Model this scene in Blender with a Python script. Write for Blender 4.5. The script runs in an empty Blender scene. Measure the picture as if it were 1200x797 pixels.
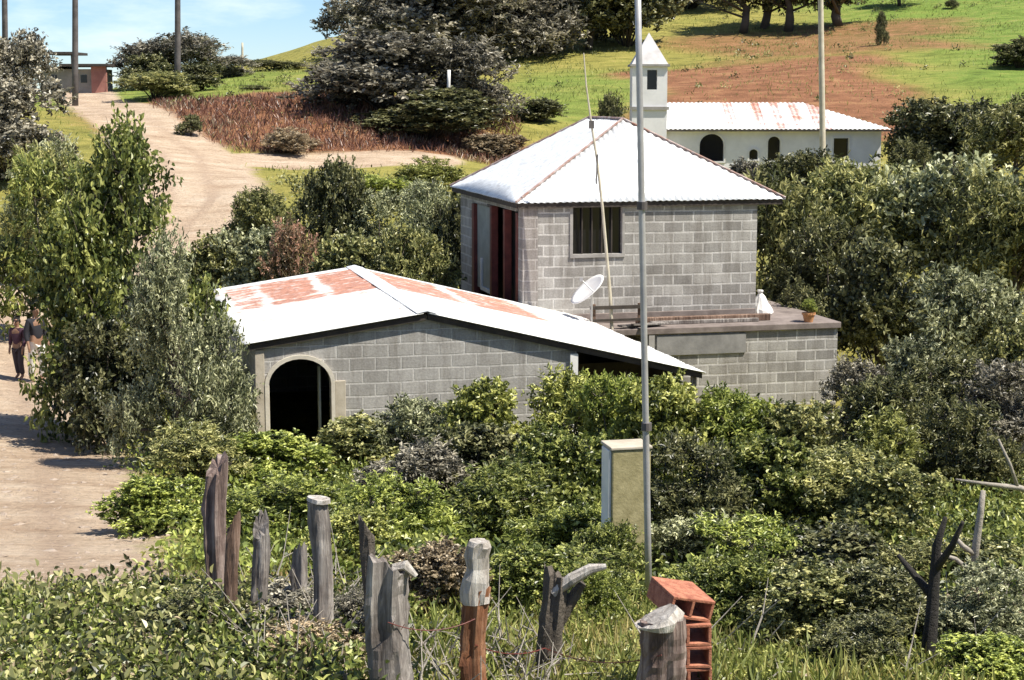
import bpy, bmesh, math, random
import numpy as np
from mathutils import Vector, Matrix

R = math.radians
scene = bpy.context.scene
COL = scene.collection

# ------------------------------------------------------------------ camera
F = 2000.0                      # focal length in pixels of a 1200 px wide picture
PITCH = math.atan(288.5 / F)
EYE = Vector((0, 0, 6.0))
cd = bpy.data.cameras.new('camera')
cd.sensor_width = 36
cd.lens = F / 1200 * 36
cd.clip_start = 0.1
cd.clip_end = 9000
cam = bpy.data.objects.new('camera', cd)
COL.objects.link(cam)
cam.location = EYE
cam.rotation_euler = (math.pi / 2 - PITCH, 0, 0)
scene.camera = cam

# ------------------------------------------------------------------ light
SUN_EL, SUN_AZ = 58, 112        # azimuth clockwise from +Y (the view direction)
w = bpy.data.worlds.new('World')
scene.world = w
w.use_nodes = True
nt = w.node_tree
nt.nodes.clear()
out = nt.nodes.new('ShaderNodeOutputWorld')
bg = nt.nodes.new('ShaderNodeBackground')
sky = nt.nodes.new('ShaderNodeTexSky')
sky.sky_type = 'NISHITA'
sky.sun_disc = False
sky.sun_elevation = R(SUN_EL)
sky.sun_rotation = R(SUN_AZ)
sky.altitude = 1800
sky.air_density = 1.0
sky.dust_density = 0.15
sky.ozone_density = 3.0
tc = nt.nodes.new('ShaderNodeTexCoord')
mp = nt.nodes.new('ShaderNodeMapping')
mp.inputs['Scale'].default_value = (2.2, 2.2, 9.0)
mp.inputs['Location'].default_value = (0.1, 0.0, 0.35)
nz = nt.nodes.new('ShaderNodeTexNoise')
nz.inputs['Scale'].default_value = 2.4
nz.inputs['Detail'].default_value = 7
nz.inputs['Roughness'].default_value = 0.6
cr = nt.nodes.new('ShaderNodeValToRGB')
cr.color_ramp.elements[0].position = 0.50
cr.color_ramp.elements[1].position = 0.90
mx = nt.nodes.new('ShaderNodeMix')
mx.data_type = 'RGBA'
mx.inputs['B'].default_value = (9.5, 9.6, 9.8, 1)
nt.links.new(tc.outputs['Generated'], mp.inputs['Vector'])
nt.links.new(mp.outputs['Vector'], nz.inputs['Vector'])
nt.links.new(nz.outputs['Fac'], cr.inputs['Fac'])
nt.links.new(cr.outputs['Color'], mx.inputs['Factor'])
tint = nt.nodes.new('ShaderNodeMix')
tint.data_type = 'RGBA'
tint.blend_type = 'MULTIPLY'
tint.inputs['Factor'].default_value = 1.0
tint.inputs['B'].default_value = (0.72, 0.82, 0.95, 1)
nt.links.new(sky.outputs['Color'], tint.inputs['A'])
nt.links.new(tint.outputs['Result'], mx.inputs['A'])
nt.links.new(mx.outputs['Result'], bg.inputs['Color'])
bg.inputs['Strength'].default_value = 0.09
nt.links.new(bg.outputs['Background'], out.inputs['Surface'])

sd = bpy.data.lights.new('sun', 'SUN')
sd.energy = 5.0
sd.angle = R(0.5)
sd.color = (1.0, 0.94, 0.82)
sun = bpy.data.objects.new('sun', sd)
COL.objects.link(sun)
sdir = Vector((math.sin(R(SUN_AZ)) * math.cos(R(SUN_EL)), math.cos(R(SUN_AZ)) * math.cos(R(SUN_EL)), math.sin(R(SUN_EL))))
sun.rotation_euler = sdir.to_track_quat('Z', 'Y').to_euler()
sun.location = (30, -20, 60)

vs = scene.view_settings
vs.view_transform = 'Standard'
vs.look = 'None'
vs.exposure = 0.75
vs.gamma = 1
vs.use_curve_mapping = False


# ------------------------------------------------------------------ helpers
def ray(u, v):
    xc, yc = (u - 600) / F, (398.5 - v) / F
    return Vector((xc, math.cos(PITCH) + yc * math.sin(PITCH), -math.sin(PITCH) + yc * math.cos(PITCH)))


def P(u, v, Y):
    d = ray(u, v)
    return EYE + d * (Y / d.y)


def tag(o, label=None, cat=None, group=None, kind=None):
    if label: o['label'] = label
    if cat: o['category'] = cat
    if group: o['group'] = group
    if kind: o['kind'] = kind
    return o


def thing(name, label, cat, loc=(0, 0, 0), rz=0.0, group=None):
    o = bpy.data.objects.new(name, None)
    COL.objects.link(o)
    o.empty_display_size = 0.2
    o.location = loc
    o.rotation_euler = (0, 0, rz)
    return tag(o, label, cat, group)


def link(name, me, parent=None):
    o = bpy.data.objects.new(name, me)
    COL.objects.link(o)
    o.parent = parent
    return o


class MB:
    """collects polygons; build() links them as one mesh object with UVs in metres"""
    def __init__(self):
        self.v, self.f, self.m = [], [], []

    def poly(self, pts, mi=0):
        n = len(self.v)
        self.v += [tuple(p) for p in pts]
        self.f.append(tuple(range(n, n + len(pts))))
        self.m.append(mi)

    def add(self, vs_, fs, mi=0):
        n = len(self.v)
        self.v += [tuple(p) for p in vs_]
        for f in fs:
            self.f.append(tuple(i + n for i in f))
            self.m.append(mi)

    def box(self, a, b, mi=0, M=None):
        (x0, y0, z0), (x1, y1, z1) = a, b
        vs_ = [Vector(p) for p in ((x0, y0, z0), (x1, y0, z0), (x1, y1, z0), (x0, y1, z0), (x0, y0, z1), (x1, y0, z1), (x1, y1, z1), (x0, y1, z1))]
        if M is not None: vs_ = [M @ p for p in vs_]
        self.add(vs_, [(0, 3, 2, 1), (4, 5, 6, 7), (0, 1, 5, 4), (1, 2, 6, 5), (2, 3, 7, 6), (3, 0, 4, 7)], mi)

    def prism(self, pts, y0, y1, mi=0):
        """simple polygon pts (x, z), counter-clockwise seen from -y, pushed along y"""
        n = len(pts)
        vs_ = [(x, y0, z) for x, z in pts] + [(x, y1, z) for x, z in pts]
        fs = [tuple(range(n)), tuple(range(2 * n - 1, n - 1, -1))]
        for i in range(n):
            j = (i + 1) % n
            fs.append((i, n + i, n + j, j))
        self.add(vs_, fs, mi)

    def tube(self, pts, rad, n=8, mi=0, cap=True, jit=0.0, rnd=random):
        pts = [Vector(p) for p in pts]
        if not hasattr(rad, '__len__'): rad = [rad] * len(pts)
        rings, base = [], len(self.v)
        for i, p in enumerate(pts):
            d = (pts[min(i + 1, len(pts) - 1)] - pts[max(i - 1, 0)]).normalized()
            a = d.cross(Vector((0.13, 0.97, 0.2)))
            if a.length < 0.1: a = d.cross(Vector((1, 0, 0)))
            a.normalize()
            b = d.cross(a)
            for k in range(n):
                t = 2 * math.pi * k / n
                r = rad[i] * (1 + rnd.uniform(-jit, jit))
                self.v.append(tuple(p + (a * math.cos(t) + b * math.sin(t)) * r))
        for i in range(len(pts) - 1):
            for k in range(n):
                k2 = (k + 1) % n
                self.f.append((base + i * n + k, base + i * n + k2, base + (i + 1) * n + k2, base + (i + 1) * n + k))
                self.m.append(mi)
        if cap:
            self.f.append(tuple(base + k for k in range(n - 1, -1, -1))); self.m.append(mi)
            e = base + (len(pts) - 1) * n
            self.f.append(tuple(e + k for k in range(n))); self.m.append(mi)

    def mesh(self, name, mats, smooth=False):
        me = bpy.data.meshes.new(name)
        me.from_pydata(self.v, [], self.f)
        mats = mats if isinstance(mats, (list, tuple)) else [mats]
        for m in mats: me.materials.append(m)
        me.polygons.foreach_set('material_index', self.m)
        uv = me.uv_layers.new(name='UVMap')
        for p in me.polygons:
            nx, ny, nz_ = (abs(c) for c in p.normal)
            for li in p.loop_indices:
                c = me.vertices[me.loops[li].vertex_index].co
                if nz_ > 0.8: uv.data[li].uv = (c.x, c.y)
                elif nx > ny: uv.data[li].uv = (c.y, c.z)
                else: uv.data[li].uv = (c.x, c.z)
        if smooth: me.polygons.foreach_set('use_smooth', [True] * len(me.polygons))
        me.update()
        return me

    def build(self, name, mats, parent=None, smooth=False, bevel=0.0):
        o = link(name, self.mesh(name, mats, smooth), parent)
        if bevel:
            b = o.modifiers.new('bevel', 'BEVEL'); b.width = bevel; b.segments = 2; b.limit_method = 'ANGLE'
        return o


# ------------------------------------------------------------------ materials
def lin(r, g, b):
    f = lambda c: (c / 255 / 12.92) if c / 255 <= 0.04045 else ((c / 255 + 0.055) / 1.055) ** 2.4
    return (f(r), f(g), f(b), 1)


def mat(name):
    m = bpy.data.materials.new(name)
    m.use_nodes = True
    t = m.node_tree
    b = t.nodes['Principled BSDF']
    return m, t, b


def N(t, kind, **kw):
    n = t.nodes.new(kind)
    for k, v in kw.items():
        if k in n.inputs: n.inputs[k].default_value = v
        else: setattr(n, k, v)
    return n


def ramp(t, stops, interp='LINEAR'):
    n = t.nodes.new('ShaderNodeValToRGB')
    n.color_ramp.interpolation = interp
    e = n.color_ramp.elements
    while len(e) < len(stops): e.new(0.5)
    for el, (p, c) in zip(e, stops):
        el.position = p
        el.color = c if len(c) == 4 else (*c, 1)
    return n


def mix(t, fac, a, b, blend='MIX'):
    n = t.nodes.new('ShaderNodeMix')
    n.data_type = 'RGBA'
    n.blend_type = blend
    for sock, val in (('Factor', fac), ('A', a), ('B', b)):
        if isinstance(val, (float, int)): n.inputs[sock].default_value = val
        elif isinstance(val, tuple): n.inputs[sock].default_value = val if len(val) == 4 else (*val, 1)
        else: t.links.new(val, n.inputs[sock])
    return n.outputs['Result']


def noise(t, scale, detail=4, rough=0.6, vec=None, dist=0.0):
    n = N(t, 'ShaderNodeTexNoise', Scale=scale, Detail=detail, Roughness=rough, Distortion=dist)
    if vec is not None: t.links.new(vec, n.inputs['Vector'])
    return n.outputs['Fac']


def bump(t, b, h, strength=0.4, dist=0.02):
    n = N(t, 'ShaderNodeBump', Strength=strength, Distance=dist)
    t.links.new(h, n.inputs['Height'])
    t.links.new(n.outputs['Normal'], b.inputs['Normal'])


def mottled(name, c1, c2, scale=3.0, rough=0.8, bumpy=0.3, metal=0.0, coord='Object', dist=0.01, lo=0.3, hi=0.7):
    m, t, b = mat(name)
    tc_ = t.nodes.new('ShaderNodeTexCoord')
    f = noise(t, scale, 6, 0.65, tc_.outputs[coord])
    r = ramp(t, [(lo, c1), (hi, c2)])
    t.links.new(f, r.inputs['Fac'])
    t.links.new(r.outputs['Color'], b.inputs['Base Color'])
    b.inputs['Roughness'].default_value = rough
    b.inputs['Metallic'].default_value = metal
    if bumpy:
        f2 = noise(t, scale * 6, 5, 0.7, tc_.outputs[coord])
        bump(t, b, f2, bumpy, dist)
    return m


def block_mat(name, c1, c2, mortar, bw=0.4, bh=0.2, mw=0.014, stain=(0.12, 0.10, 0.08), amount=0.45):
    m, t, b = mat(name)
    tc_ = t.nodes.new('ShaderNodeTexCoord')
    br = N(t, 'ShaderNodeTexBrick', Scale=1.0)
    br.offset = 0.5
    br.inputs['Color1'].default_value = (*c1, 1)
    br.inputs['Color2'].default_value = (*c2, 1)
    br.inputs['Mortar'].default_value = (*mortar, 1)
    br.inputs['Mortar Size'].default_value = mw
    br.inputs['Mortar Smooth'].default_value = 0.3
    br.inputs['Bias'].default_value = 0.0
    br.inputs['Brick Width'].default_value = bw
    br.inputs['Row Height'].default_value = bh
    wn = N(t, 'ShaderNodeTexNoise', Scale=2.3, Detail=4.0); t.links.new(tc_.outputs['UV'], wn.inputs['Vector'])
    wsub = N(t, 'ShaderNodeVectorMath', operation='SUBTRACT'); wsub.inputs[1].default_value = (0.5, 0.5, 0.5); t.links.new(wn.outputs['Color'], wsub.inputs[0])
    wsc = N(t, 'ShaderNodeVectorMath', operation='SCALE'); wsc.inputs['Scale'].default_value = 0.035; t.links.new(wsub.outputs[0], wsc.inputs[0])
    wad = N(t, 'ShaderNodeVectorMath', operation='ADD'); t.links.new(tc_.outputs['UV'], wad.inputs[0]); t.links.new(wsc.outputs[0], wad.inputs[1])
    t.links.new(wad.outputs[0], br.inputs['Vector'])
    f = noise(t, 1.3, 8, 0.7, tc_.outputs['UV'])
    r = ramp(t, [(0.42, (0, 0, 0)), (0.72, (1, 1, 1))])
    t.links.new(f, r.inputs['Fac'])
    k = N(t, 'ShaderNodeMath', operation='MULTIPLY')
    t.links.new(r.outputs['Color'], k.inputs[0]); k.inputs[1].default_value = amount
    c = mix(t, k.outputs[0], br.outputs['Color'], stain)
    f3 = noise(t, 30, 4, 0.7, tc_.outputs['UV'])
    r3 = ramp(t, [(0.3, (0.72, 0.72, 0.72)), (0.7, (1.1, 1.1, 1.1))])
    t.links.new(f3, r3.inputs['Fac'])
    c = mix(t, 1.0, c, r3.outputs['Color'], 'MULTIPLY')
    ms_ = N(t, 'ShaderNodeMapping'); ms_.inputs['Scale'].default_value = (5.0, 0.5, 1.0); t.links.new(tc_.outputs['UV'], ms_.inputs['Vector'])
    fs_ = noise(t, 1.0, 6, 0.7, ms_.outputs['Vector'])
    rs_ = ramp(t, [(0.32, (0.62, 0.59, 0.56)), (0.52, (1, 1, 1)), (0.75, (1.1, 1.09, 1.07))]); t.links.new(fs_, rs_.inputs['Fac'])
    c = mix(t, 0.85, c, rs_.outputs['Color'], 'MULTIPLY')
    t.links.new(c, b.inputs['Base Color'])
    b.inputs['Roughness'].default_value = 0.93
    iv = N(t, 'ShaderNodeMath', operation='SUBTRACT'); iv.inputs[0].default_value = 1.0
    t.links.new(br.outputs['Fac'], iv.inputs[1])
    ad = N(t, 'ShaderNodeMath', operation='MULTIPLY_ADD'); ad.inputs[1].default_value = 0.35
    t.links.new(f3, ad.inputs[0]); t.links.new(iv.outputs[0], ad.inputs[2])
    bump(t, b, ad.outputs[0], 0.9, 0.012)
    return m


def zinc_mat(name, base, rustc, lo, hi, scale=1.2, rough=0.5, metal=0.1, attr=None):
    """galvanised sheet with rust in irregular patches"""
    m, t, b = mat(name)
    tc_ = t.nodes.new('ShaderNodeTexCoord')
    mp_ = N(t, 'ShaderNodeMapping'); mp_.inputs['Scale'].default_value = (1, 3, 1)
    t.links.new(tc_.outputs['Object'], mp_.inputs['Vector'])
    f = noise(t, scale, 9, 0.72, mp_.outputs['Vector'])
    if attr:
        a = N(t, 'ShaderNodeAttribute', attribute_name=attr)
        ad = N(t, 'ShaderNodeMath', operation='MULTIPLY_ADD'); ad.inputs[1].default_value = 0.35
        t.links.new(a.outputs['Fac'], ad.inputs[0]); t.links.new(f, ad.inputs[2])
        f = ad.outputs[0]
    r = ramp(t, [(lo, (0, 0, 0)), (hi, (1, 1, 1))])
    t.links.new(f, r.inputs['Fac'])
    f2 = noise(t, 9, 6, 0.6, tc_.outputs['Object'])
    r2 = ramp(t, [(0.3, tuple(c * 0.66 for c in base)), (0.62, base)])
    t.links.new(f2, r2.inputs['Fac'])
    r3 = ramp(t, [(0.3, tuple(c * 0.7 for c in rustc)), (0.75, tuple(min(1, c * 1.35) for c in rustc))])
    t.links.new(f2, r3.inputs['Fac'])
    t.links.new(mix(t, r.outputs['Color'], r2.outputs['Color'], r3.outputs['Color']), b.inputs['Base Color'])
    b.inputs['Roughness'].default_value = rough
    b.inputs['Metallic'].default_value = metal
    return m


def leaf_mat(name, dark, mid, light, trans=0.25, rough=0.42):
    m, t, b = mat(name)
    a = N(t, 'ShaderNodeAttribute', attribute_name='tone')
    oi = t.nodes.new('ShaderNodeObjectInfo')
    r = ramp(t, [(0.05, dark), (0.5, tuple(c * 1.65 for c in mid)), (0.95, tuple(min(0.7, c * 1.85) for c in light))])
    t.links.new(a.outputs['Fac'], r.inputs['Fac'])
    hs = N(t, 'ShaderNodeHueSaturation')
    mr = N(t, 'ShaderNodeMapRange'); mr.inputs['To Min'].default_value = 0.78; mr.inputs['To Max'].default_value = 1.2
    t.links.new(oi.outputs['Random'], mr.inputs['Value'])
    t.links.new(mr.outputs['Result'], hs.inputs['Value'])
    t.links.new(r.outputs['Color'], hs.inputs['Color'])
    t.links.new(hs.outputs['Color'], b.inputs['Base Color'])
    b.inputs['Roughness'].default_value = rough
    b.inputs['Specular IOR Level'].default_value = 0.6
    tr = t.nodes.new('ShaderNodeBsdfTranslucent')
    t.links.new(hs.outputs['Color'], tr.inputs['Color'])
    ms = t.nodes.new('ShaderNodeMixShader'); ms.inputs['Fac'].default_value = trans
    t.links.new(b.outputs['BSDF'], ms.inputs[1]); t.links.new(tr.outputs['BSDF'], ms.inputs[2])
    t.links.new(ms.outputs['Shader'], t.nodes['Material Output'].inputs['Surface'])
    return m


L = {
    'green': leaf_mat('leaf_green', (0.026, 0.038, 0.009), (0.088, 0.112, 0.024), (0.27, 0.28, 0.085)),
    'lush': leaf_mat('leaf_lush', (0.034, 0.050, 0.010), (0.112, 0.142, 0.026), (0.31, 0.33, 0.09)),
    'yellow': leaf_mat('leaf_yellow', (0.042, 0.054, 0.011), (0.125, 0.140, 0.032), (0.31, 0.31, 0.10)),
    'olive': leaf_mat('leaf_olive', (0.032, 0.042, 0.014), (0.108, 0.118, 0.040), (0.31, 0.295, 0.125)),
    'silver': leaf_mat('leaf_silver', (0.038, 0.046, 0.022), (0.130, 0.142, 0.072), (0.40, 0.39, 0.235)),
    'grey': leaf_mat('leaf_grey', (0.033, 0.032, 0.024), (0.112, 0.105, 0.080), (0.29, 0.265, 0.205)),
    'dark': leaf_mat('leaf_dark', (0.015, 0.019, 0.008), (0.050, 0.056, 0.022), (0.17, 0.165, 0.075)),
    'dry': leaf_mat('leaf_dry', (0.07, 0.055, 0.035), (0.19, 0.150, 0.095), (0.36, 0.29, 0.19)),
    'russet': leaf_mat('leaf_russet', (0.035, 0.018, 0.013), (0.11, 0.052, 0.036), (0.21, 0.115, 0.075)),
    'pink': leaf_mat('leaf_pink', (0.05, 0.05, 0.02), (0.16, 0.12, 0.07), (0.33, 0.20, 0.14)),
}
GRASS = leaf_mat('grass_blade', (0.10, 0.095, 0.025), (0.21, 0.185, 0.060), (0.37, 0.31, 0.13), 0.3, 0.6)
GRASSG = leaf_mat('grass_green', (0.06, 0.085, 0.015), (0.15, 0.175, 0.040), (0.28, 0.27, 0.09), 0.3, 0.6)
BARK = mottled('bark', (0.045, 0.036, 0.028), (0.15, 0.125, 0.10), 6, 0.9, 0.8, dist=0.03)
BARKD = mottled('bark_black', (0.008, 0.007, 0.006), (0.04, 0.034, 0.03), 8, 0.9, 0.8, dist=0.03)
BARKP = mottled('bark_pale', (0.20, 0.175, 0.145), (0.42, 0.38, 0.33), 6, 0.9, 0.6, dist=0.02)


def wood_mat(name, c1, c2, c3, scale=1.0):
    m, t, b = mat(name)
    tc_ = t.nodes.new('ShaderNodeTexCoord')
    mp_ = N(t, 'ShaderNodeMapping'); mp_.inputs['Scale'].default_value = (22 * scale, 22 * scale, 1.6 * scale)
    t.links.new(tc_.outputs['Object'], mp_.inputs['Vector'])
    f = noise(t, 1.0, 7, 0.7, mp_.outputs['Vector'], 0.6)
    r = ramp(t, [(0.32, c1), (0.5, c2), (0.68, c3)])
    t.links.new(f, r.inputs['Fac'])
    f2 = noise(t, 3.5, 5, 0.6, tc_.outputs['Object'])
    r2 = ramp(t, [(0.35, (0.55, 0.5, 0.48)), (0.65, (1.15, 1.15, 1.15))])
    t.links.new(f2, r2.inputs['Fac'])
    t.links.new(mix(t, 1.0, r.outputs['Color'], r2.outputs['Color'], 'MULTIPLY'), b.inputs['Base Color'])
    b.inputs['Roughness'].default_value = 0.92
    bump(t, b, f, 1.0, 0.02)
    return m


WOODG = wood_mat('weathered_wood', (0.07, 0.06, 0.055), (0.22, 0.20, 0.185), (0.46, 0.43, 0.40))
WOODB = wood_mat('brown_wood', (0.06, 0.035, 0.022), (0.19, 0.12, 0.085), (0.38, 0.28, 0.22))
WOODR = wood_mat('rusty_wood', (0.07, 0.025, 0.012), (0.28, 0.115, 0.050), (0.45, 0.26, 0.15))
WOODR2 = wood_mat('reddish_grey_wood', (0.06, 0.04, 0.035), (0.21, 0.15, 0.13), (0.42, 0.35, 0.315))
WOODP = wood_mat('pale_wood', (0.25, 0.22, 0.19), (0.48, 0.45, 0.41), (0.70, 0.67, 0.62))
BLOCK = block_mat('grey_block', (0.475, 0.455, 0.43), (0.29, 0.277, 0.262), (0.60, 0.58, 0.555), 0.42, 0.215, 0.022, amount=0.5)
BLOCK2 = block_mat('grey_block_low', (0.48, 0.46, 0.435), (0.36, 0.345, 0.325), (0.60, 0.58, 0.55), 0.40, 0.20, 0.015, amount=0.45)
PLASTER = mottled('ochre_plaster', (0.36, 0.31, 0.235), (0.55, 0.49, 0.40), 4, 0.9, 0.3)
OLIVEPL = mottled('olive_plaster', (0.22, 0.19, 0.085), (0.46, 0.40, 0.22), 7, 0.9, 0.4)
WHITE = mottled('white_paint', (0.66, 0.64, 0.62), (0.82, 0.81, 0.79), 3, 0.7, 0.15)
CHURCHW = mottled('lime_wash', (0.72, 0.71, 0.71), (0.88, 0.87, 0.87), 1.2, 0.85, 0.2)
CONC = mottled('concrete', (0.24, 0.225, 0.21), (0.40, 0.38, 0.36), 3, 0.92, 0.4)
CONCB = mottled('brown_concrete', (0.12, 0.095, 0.085), (0.27, 0.225, 0.205), 2.5, 0.92, 0.4)
REDW = mottled('red_wood', (0.08, 0.018, 0.014), (0.20, 0.045, 0.035), 5, 0.6, 0.3)
BRICKR = mottled('red_clay', (0.26, 0.075, 0.045), (0.58, 0.25, 0.15), 20, 0.9, 0.8)
DOORG = mottled('grey_panel', (0.22, 0.24, 0.225), (0.36, 0.38, 0.36), 3, 0.6, 0.2)
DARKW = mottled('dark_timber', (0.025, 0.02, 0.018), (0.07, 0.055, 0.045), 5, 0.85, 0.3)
STEEL = mottled('galvanised_pipe', (0.33, 0.32, 0.325), (0.50, 0.49, 0.49), 5, 0.5, 0.1, 0.4)
POLEP = mottled('pale_pole', (0.42, 0.37, 0.28), (0.62, 0.57, 0.46), 3, 0.85, 0.2)
POLED = mottled('dark_pole', (0.06, 0.052, 0.05), (0.15, 0.135, 0.13), 3, 0.85, 0.2)
GLASS, _t, _b = mat('dark_glass')
_b.inputs['Base Color'].default_value = (0.012, 0.012, 0.015, 1); _b.inputs['Roughness'].default_value = 0.12
_b.inputs['Specular IOR Level'].default_value = 0.4
ROOFW = zinc_mat('zinc_sheet', (0.74, 0.765, 0.79), (0.40, 0.22, 0.15), 0.60, 0.86, 1.1)
ROOFR = zinc_mat('zinc_rust', (0.84, 0.84, 0.83), (0.43, 0.215, 0.155), 0.60, 0.84, 2.8, attr='rust')
ROOFC = zinc_mat('zinc_church', (0.82, 0.81, 0.80), (0.50, 0.23, 0.16), 0.60, 0.80, 0.9, attr='rust')
RIDGE = zinc_mat('rusty_ridge', (0.50, 0.45, 0.44), (0.26, 0.12, 0.08), 0.35, 0.6, 2.5)


def cloth(name, c):
    return mottled(name, tuple(x * 0.8 for x in c), c, 8, 0.9, 0.2)


# ------------------------------------------------------------------ terrain
CP = []                                    # control points x, y, z


def cp(u, v, Y):
    p = P(u, v, Y)
    CP.append((p.x, p.y, p.z))


for a in [(-300, 797, 8), (0, 797, 8.4), (300, 797, 8.6), (600, 805, 8.6), (900, 797, 8.8), (1200, 797, 9.0), (1500, 797, 9.4),
          (0, 685, 13), (200, 690, 12.6), (100, 612, 18), (0, 612, 18), (-200, 600, 18), (60, 528, 25), (-150, 500, 26), (25, 432, 35), (-120, 390, 37),
          (60, 343, 45), (-100, 300, 47), (215, 259, 55), (200, 181, 70), (60, 190, 62), (-80, 150, 70), (105, 117, 90), (-60, 112, 92),
          (420, 680, 13), (600, 690, 14), (900, 705, 13.6), (1150, 700, 14), (1400, 690, 14),
          (600, 610, 20), (900, 610, 20), (1150, 610, 21), (350, 600, 19), (230, 560, 22),
          (290, 525, 26.5), (450, 540, 26), (650, 535, 27), (850, 505, 30), (1000, 495, 32), (1200, 480, 33), (1500, 470, 34),
          (420, 440, 34), (700, 440, 36), (850, 420, 40), (1000, 410, 41), (1180, 385, 43), (1500, 370, 44),
          (350, 325, 44), (480, 330, 44), (650, 320, 48), (800, 300, 52), (1000, 285, 56), (1200, 270, 57),
          (300, 240, 56), (450, 235, 58), (800, 219, 73), (1000, 219, 73), (900, 213, 78), (1200, 205, 72), (1500, 190, 74),
          (300, 190, 70), (400, 190, 71), (500, 195, 71), (350, 178, 74), (450, 180, 74), (350, 115, 84), (450, 120, 84), (230, 115, 88),
          (560, 160, 80), (640, 150, 84), (760, 140, 88), (900, 128, 92), (1030, 130, 92), (1180, 118, 92),
          (660, 75, 118), (560, 90, 112), (760, 70, 120), (900, 85, 105), (900, 42, 132), (1040, 55, 115), (1180, 60, 112), (1180, 0, 140),
          (560, 20, 160), (700, 0, 165), (900, -30, 178), (1150, -60, 185), (420, 62, 130), (300, 82, 122), (200, 100, 108), (60, 108, 100)]:
    cp(*a)
CP += [(0, -12, 3.4), (-12, -12, 3.6), (14, -12, 3.4), (0, 2, 3.1), (-6, 2, 3.4), (6, 2, 3.2), (0, 5, 3.15),
       (-60, 140, -2), (-110, 120, -2), (-45, 170, -3), (-20, 200, 9), (15, 240, 26), (60, 240, 32), (120, 200, 28), (110, 120, 16), (90, 70, 6), (-60, 90, 5), (-60, 60, 4), (-40, 30, 2.5), (50, 40, 0.5)]
CP = np.array(CP)


def warp(x, y):
    yy = np.maximum(y, -14) + 22.0
    return np.stack([x / yy * 1.3, np.log(yy)], -1)


_c = warp(CP[:, 0], CP[:, 1])


def _phi(r2):
    return 0.5 * r2 * np.log(r2 + 1e-9)


_n = len(CP)
_A = np.zeros((_n + 3, _n + 3))
_A[:_n, :_n] = _phi(((_c[:, None] - _c[None]) ** 2).sum(-1)) + 0.0006 * np.eye(_n)
_A[:_n, _n] = 1; _A[:_n, _n + 1:] = _c
_A[_n, :_n] = 1; _A[_n + 1:, :_n] = _c.T
_w = np.linalg.solve(_A, np.concatenate([CP[:, 2], np.zeros(3)]))


def _vn(x, y, s):
    """cheap smooth value noise"""
    x, y = x / s, y / s
    return (np.sin(x * 1.7 + 1.3 * np.sin(y * 1.1 + 0.7)) + np.sin(y * 1.9 + 1.7 * np.sin(x * 0.9 + 2.1)) + np.sin((x + y) * 1.3 + 0.4)) / 3


def ground(x, y):
    x = np.asarray(x, float); y = np.asarray(y, float)
    sh = x.shape
    xf, yf = x.ravel(), y.ravel()
    q = warp(np.clip(xf, -140, 150), np.clip(yf, -14, 260))
    z = np.empty(len(xf))
    for i in range(0, len(xf), 20000):
        qq = q[i:i + 20000]
        z[i:i + 20000] = _phi(((qq[:, None] - _c[None]) ** 2).sum(-1)) @ _w[:_n] + _w[_n] + qq @ _w[_n + 1:]
    z = np.clip(z, -12, 36)
    d = np.maximum(np.maximum(np.abs(xf) - 110, yf - 230), 0)
    far = np.clip(d / 220, 0, 1)
    far = far * far * (3 - 2 * far)
    z = z * (1 - far) + (-70 - 0.02 * d) * far
    z += 0.05 * _vn(xf, yf, 0.9) * np.clip(yf / 30, 0.4, 1.2) + 0.10 * _vn(xf + 31, yf - 7, 3.1) * np.clip(yf / 60, 0.2, 1.6)
    return z.reshape(sh)


def G(x, y):
    return float(ground(np.array([x]), np.array([y]))[0])


def seg_dist(x, y, line):
    """signed distance to a band with half-widths along a polyline"""
    best = np.full(x.shape, 1e9)
    for (x0, y0, h0), (x1, y1, h1) in zip(line[:-1], line[1:]):
        dx, dy = x1 - x0, y1 - y0
        t = np.clip(((x - x0) * dx + (y - y0) * dy) / (dx * dx + dy * dy), 0, 1)
        d = np.hypot(x - x0 - t * dx, y - y0 - t * dy) - (h0 + (h1 - h0) * t)
        best = np.minimum(best, d)
    return best


def path_pts(l):
    o = []
    for u, v, Y, h in l:
        p = P(u, v, Y); o.append((p.x, p.y, h))
    return o


ROAD = path_pts([(100, 112, 100, 1.5), (102, 117, 90, 1.6), (165, 150, 78, 2.0), (212, 185, 70, 2.6), (225, 235, 58, 2.5), (150, 290, 50, 2.4), (40, 360, 42, 2.3),
                 (-25, 432, 35, 2.0), (-10, 526, 25, 1.9), (-20, 610, 18, 1.75), (-40, 690, 13, 1.55)])
ROAD.append((ROAD[-1][0] - 1.2, 6.0, 1.2)); ROAD.append((ROAD[-1][0] - 1.0, -12, 1.5))
TRACK = path_pts([(225, 190, 69, 1.8), (330, 184, 71, 2.6), (490, 186, 72.5, 1.9)])


def sst(e0, e1, x):
    t = np.clip((x - e0) / (e1 - e0), 0, 1)
    return t * t * (3 - 2 * t)


def blob(x, y, x0, x1, y0, y1, sx, sy):
    return sst(x0 - sx, x0 + sx, x) * (1 - sst(x1 - sx, x1 + sx, x)) * sst(y0 - sy, y0 + sy, y) * (1 - sst(y1 - sy, y1 + sy, y))


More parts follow.
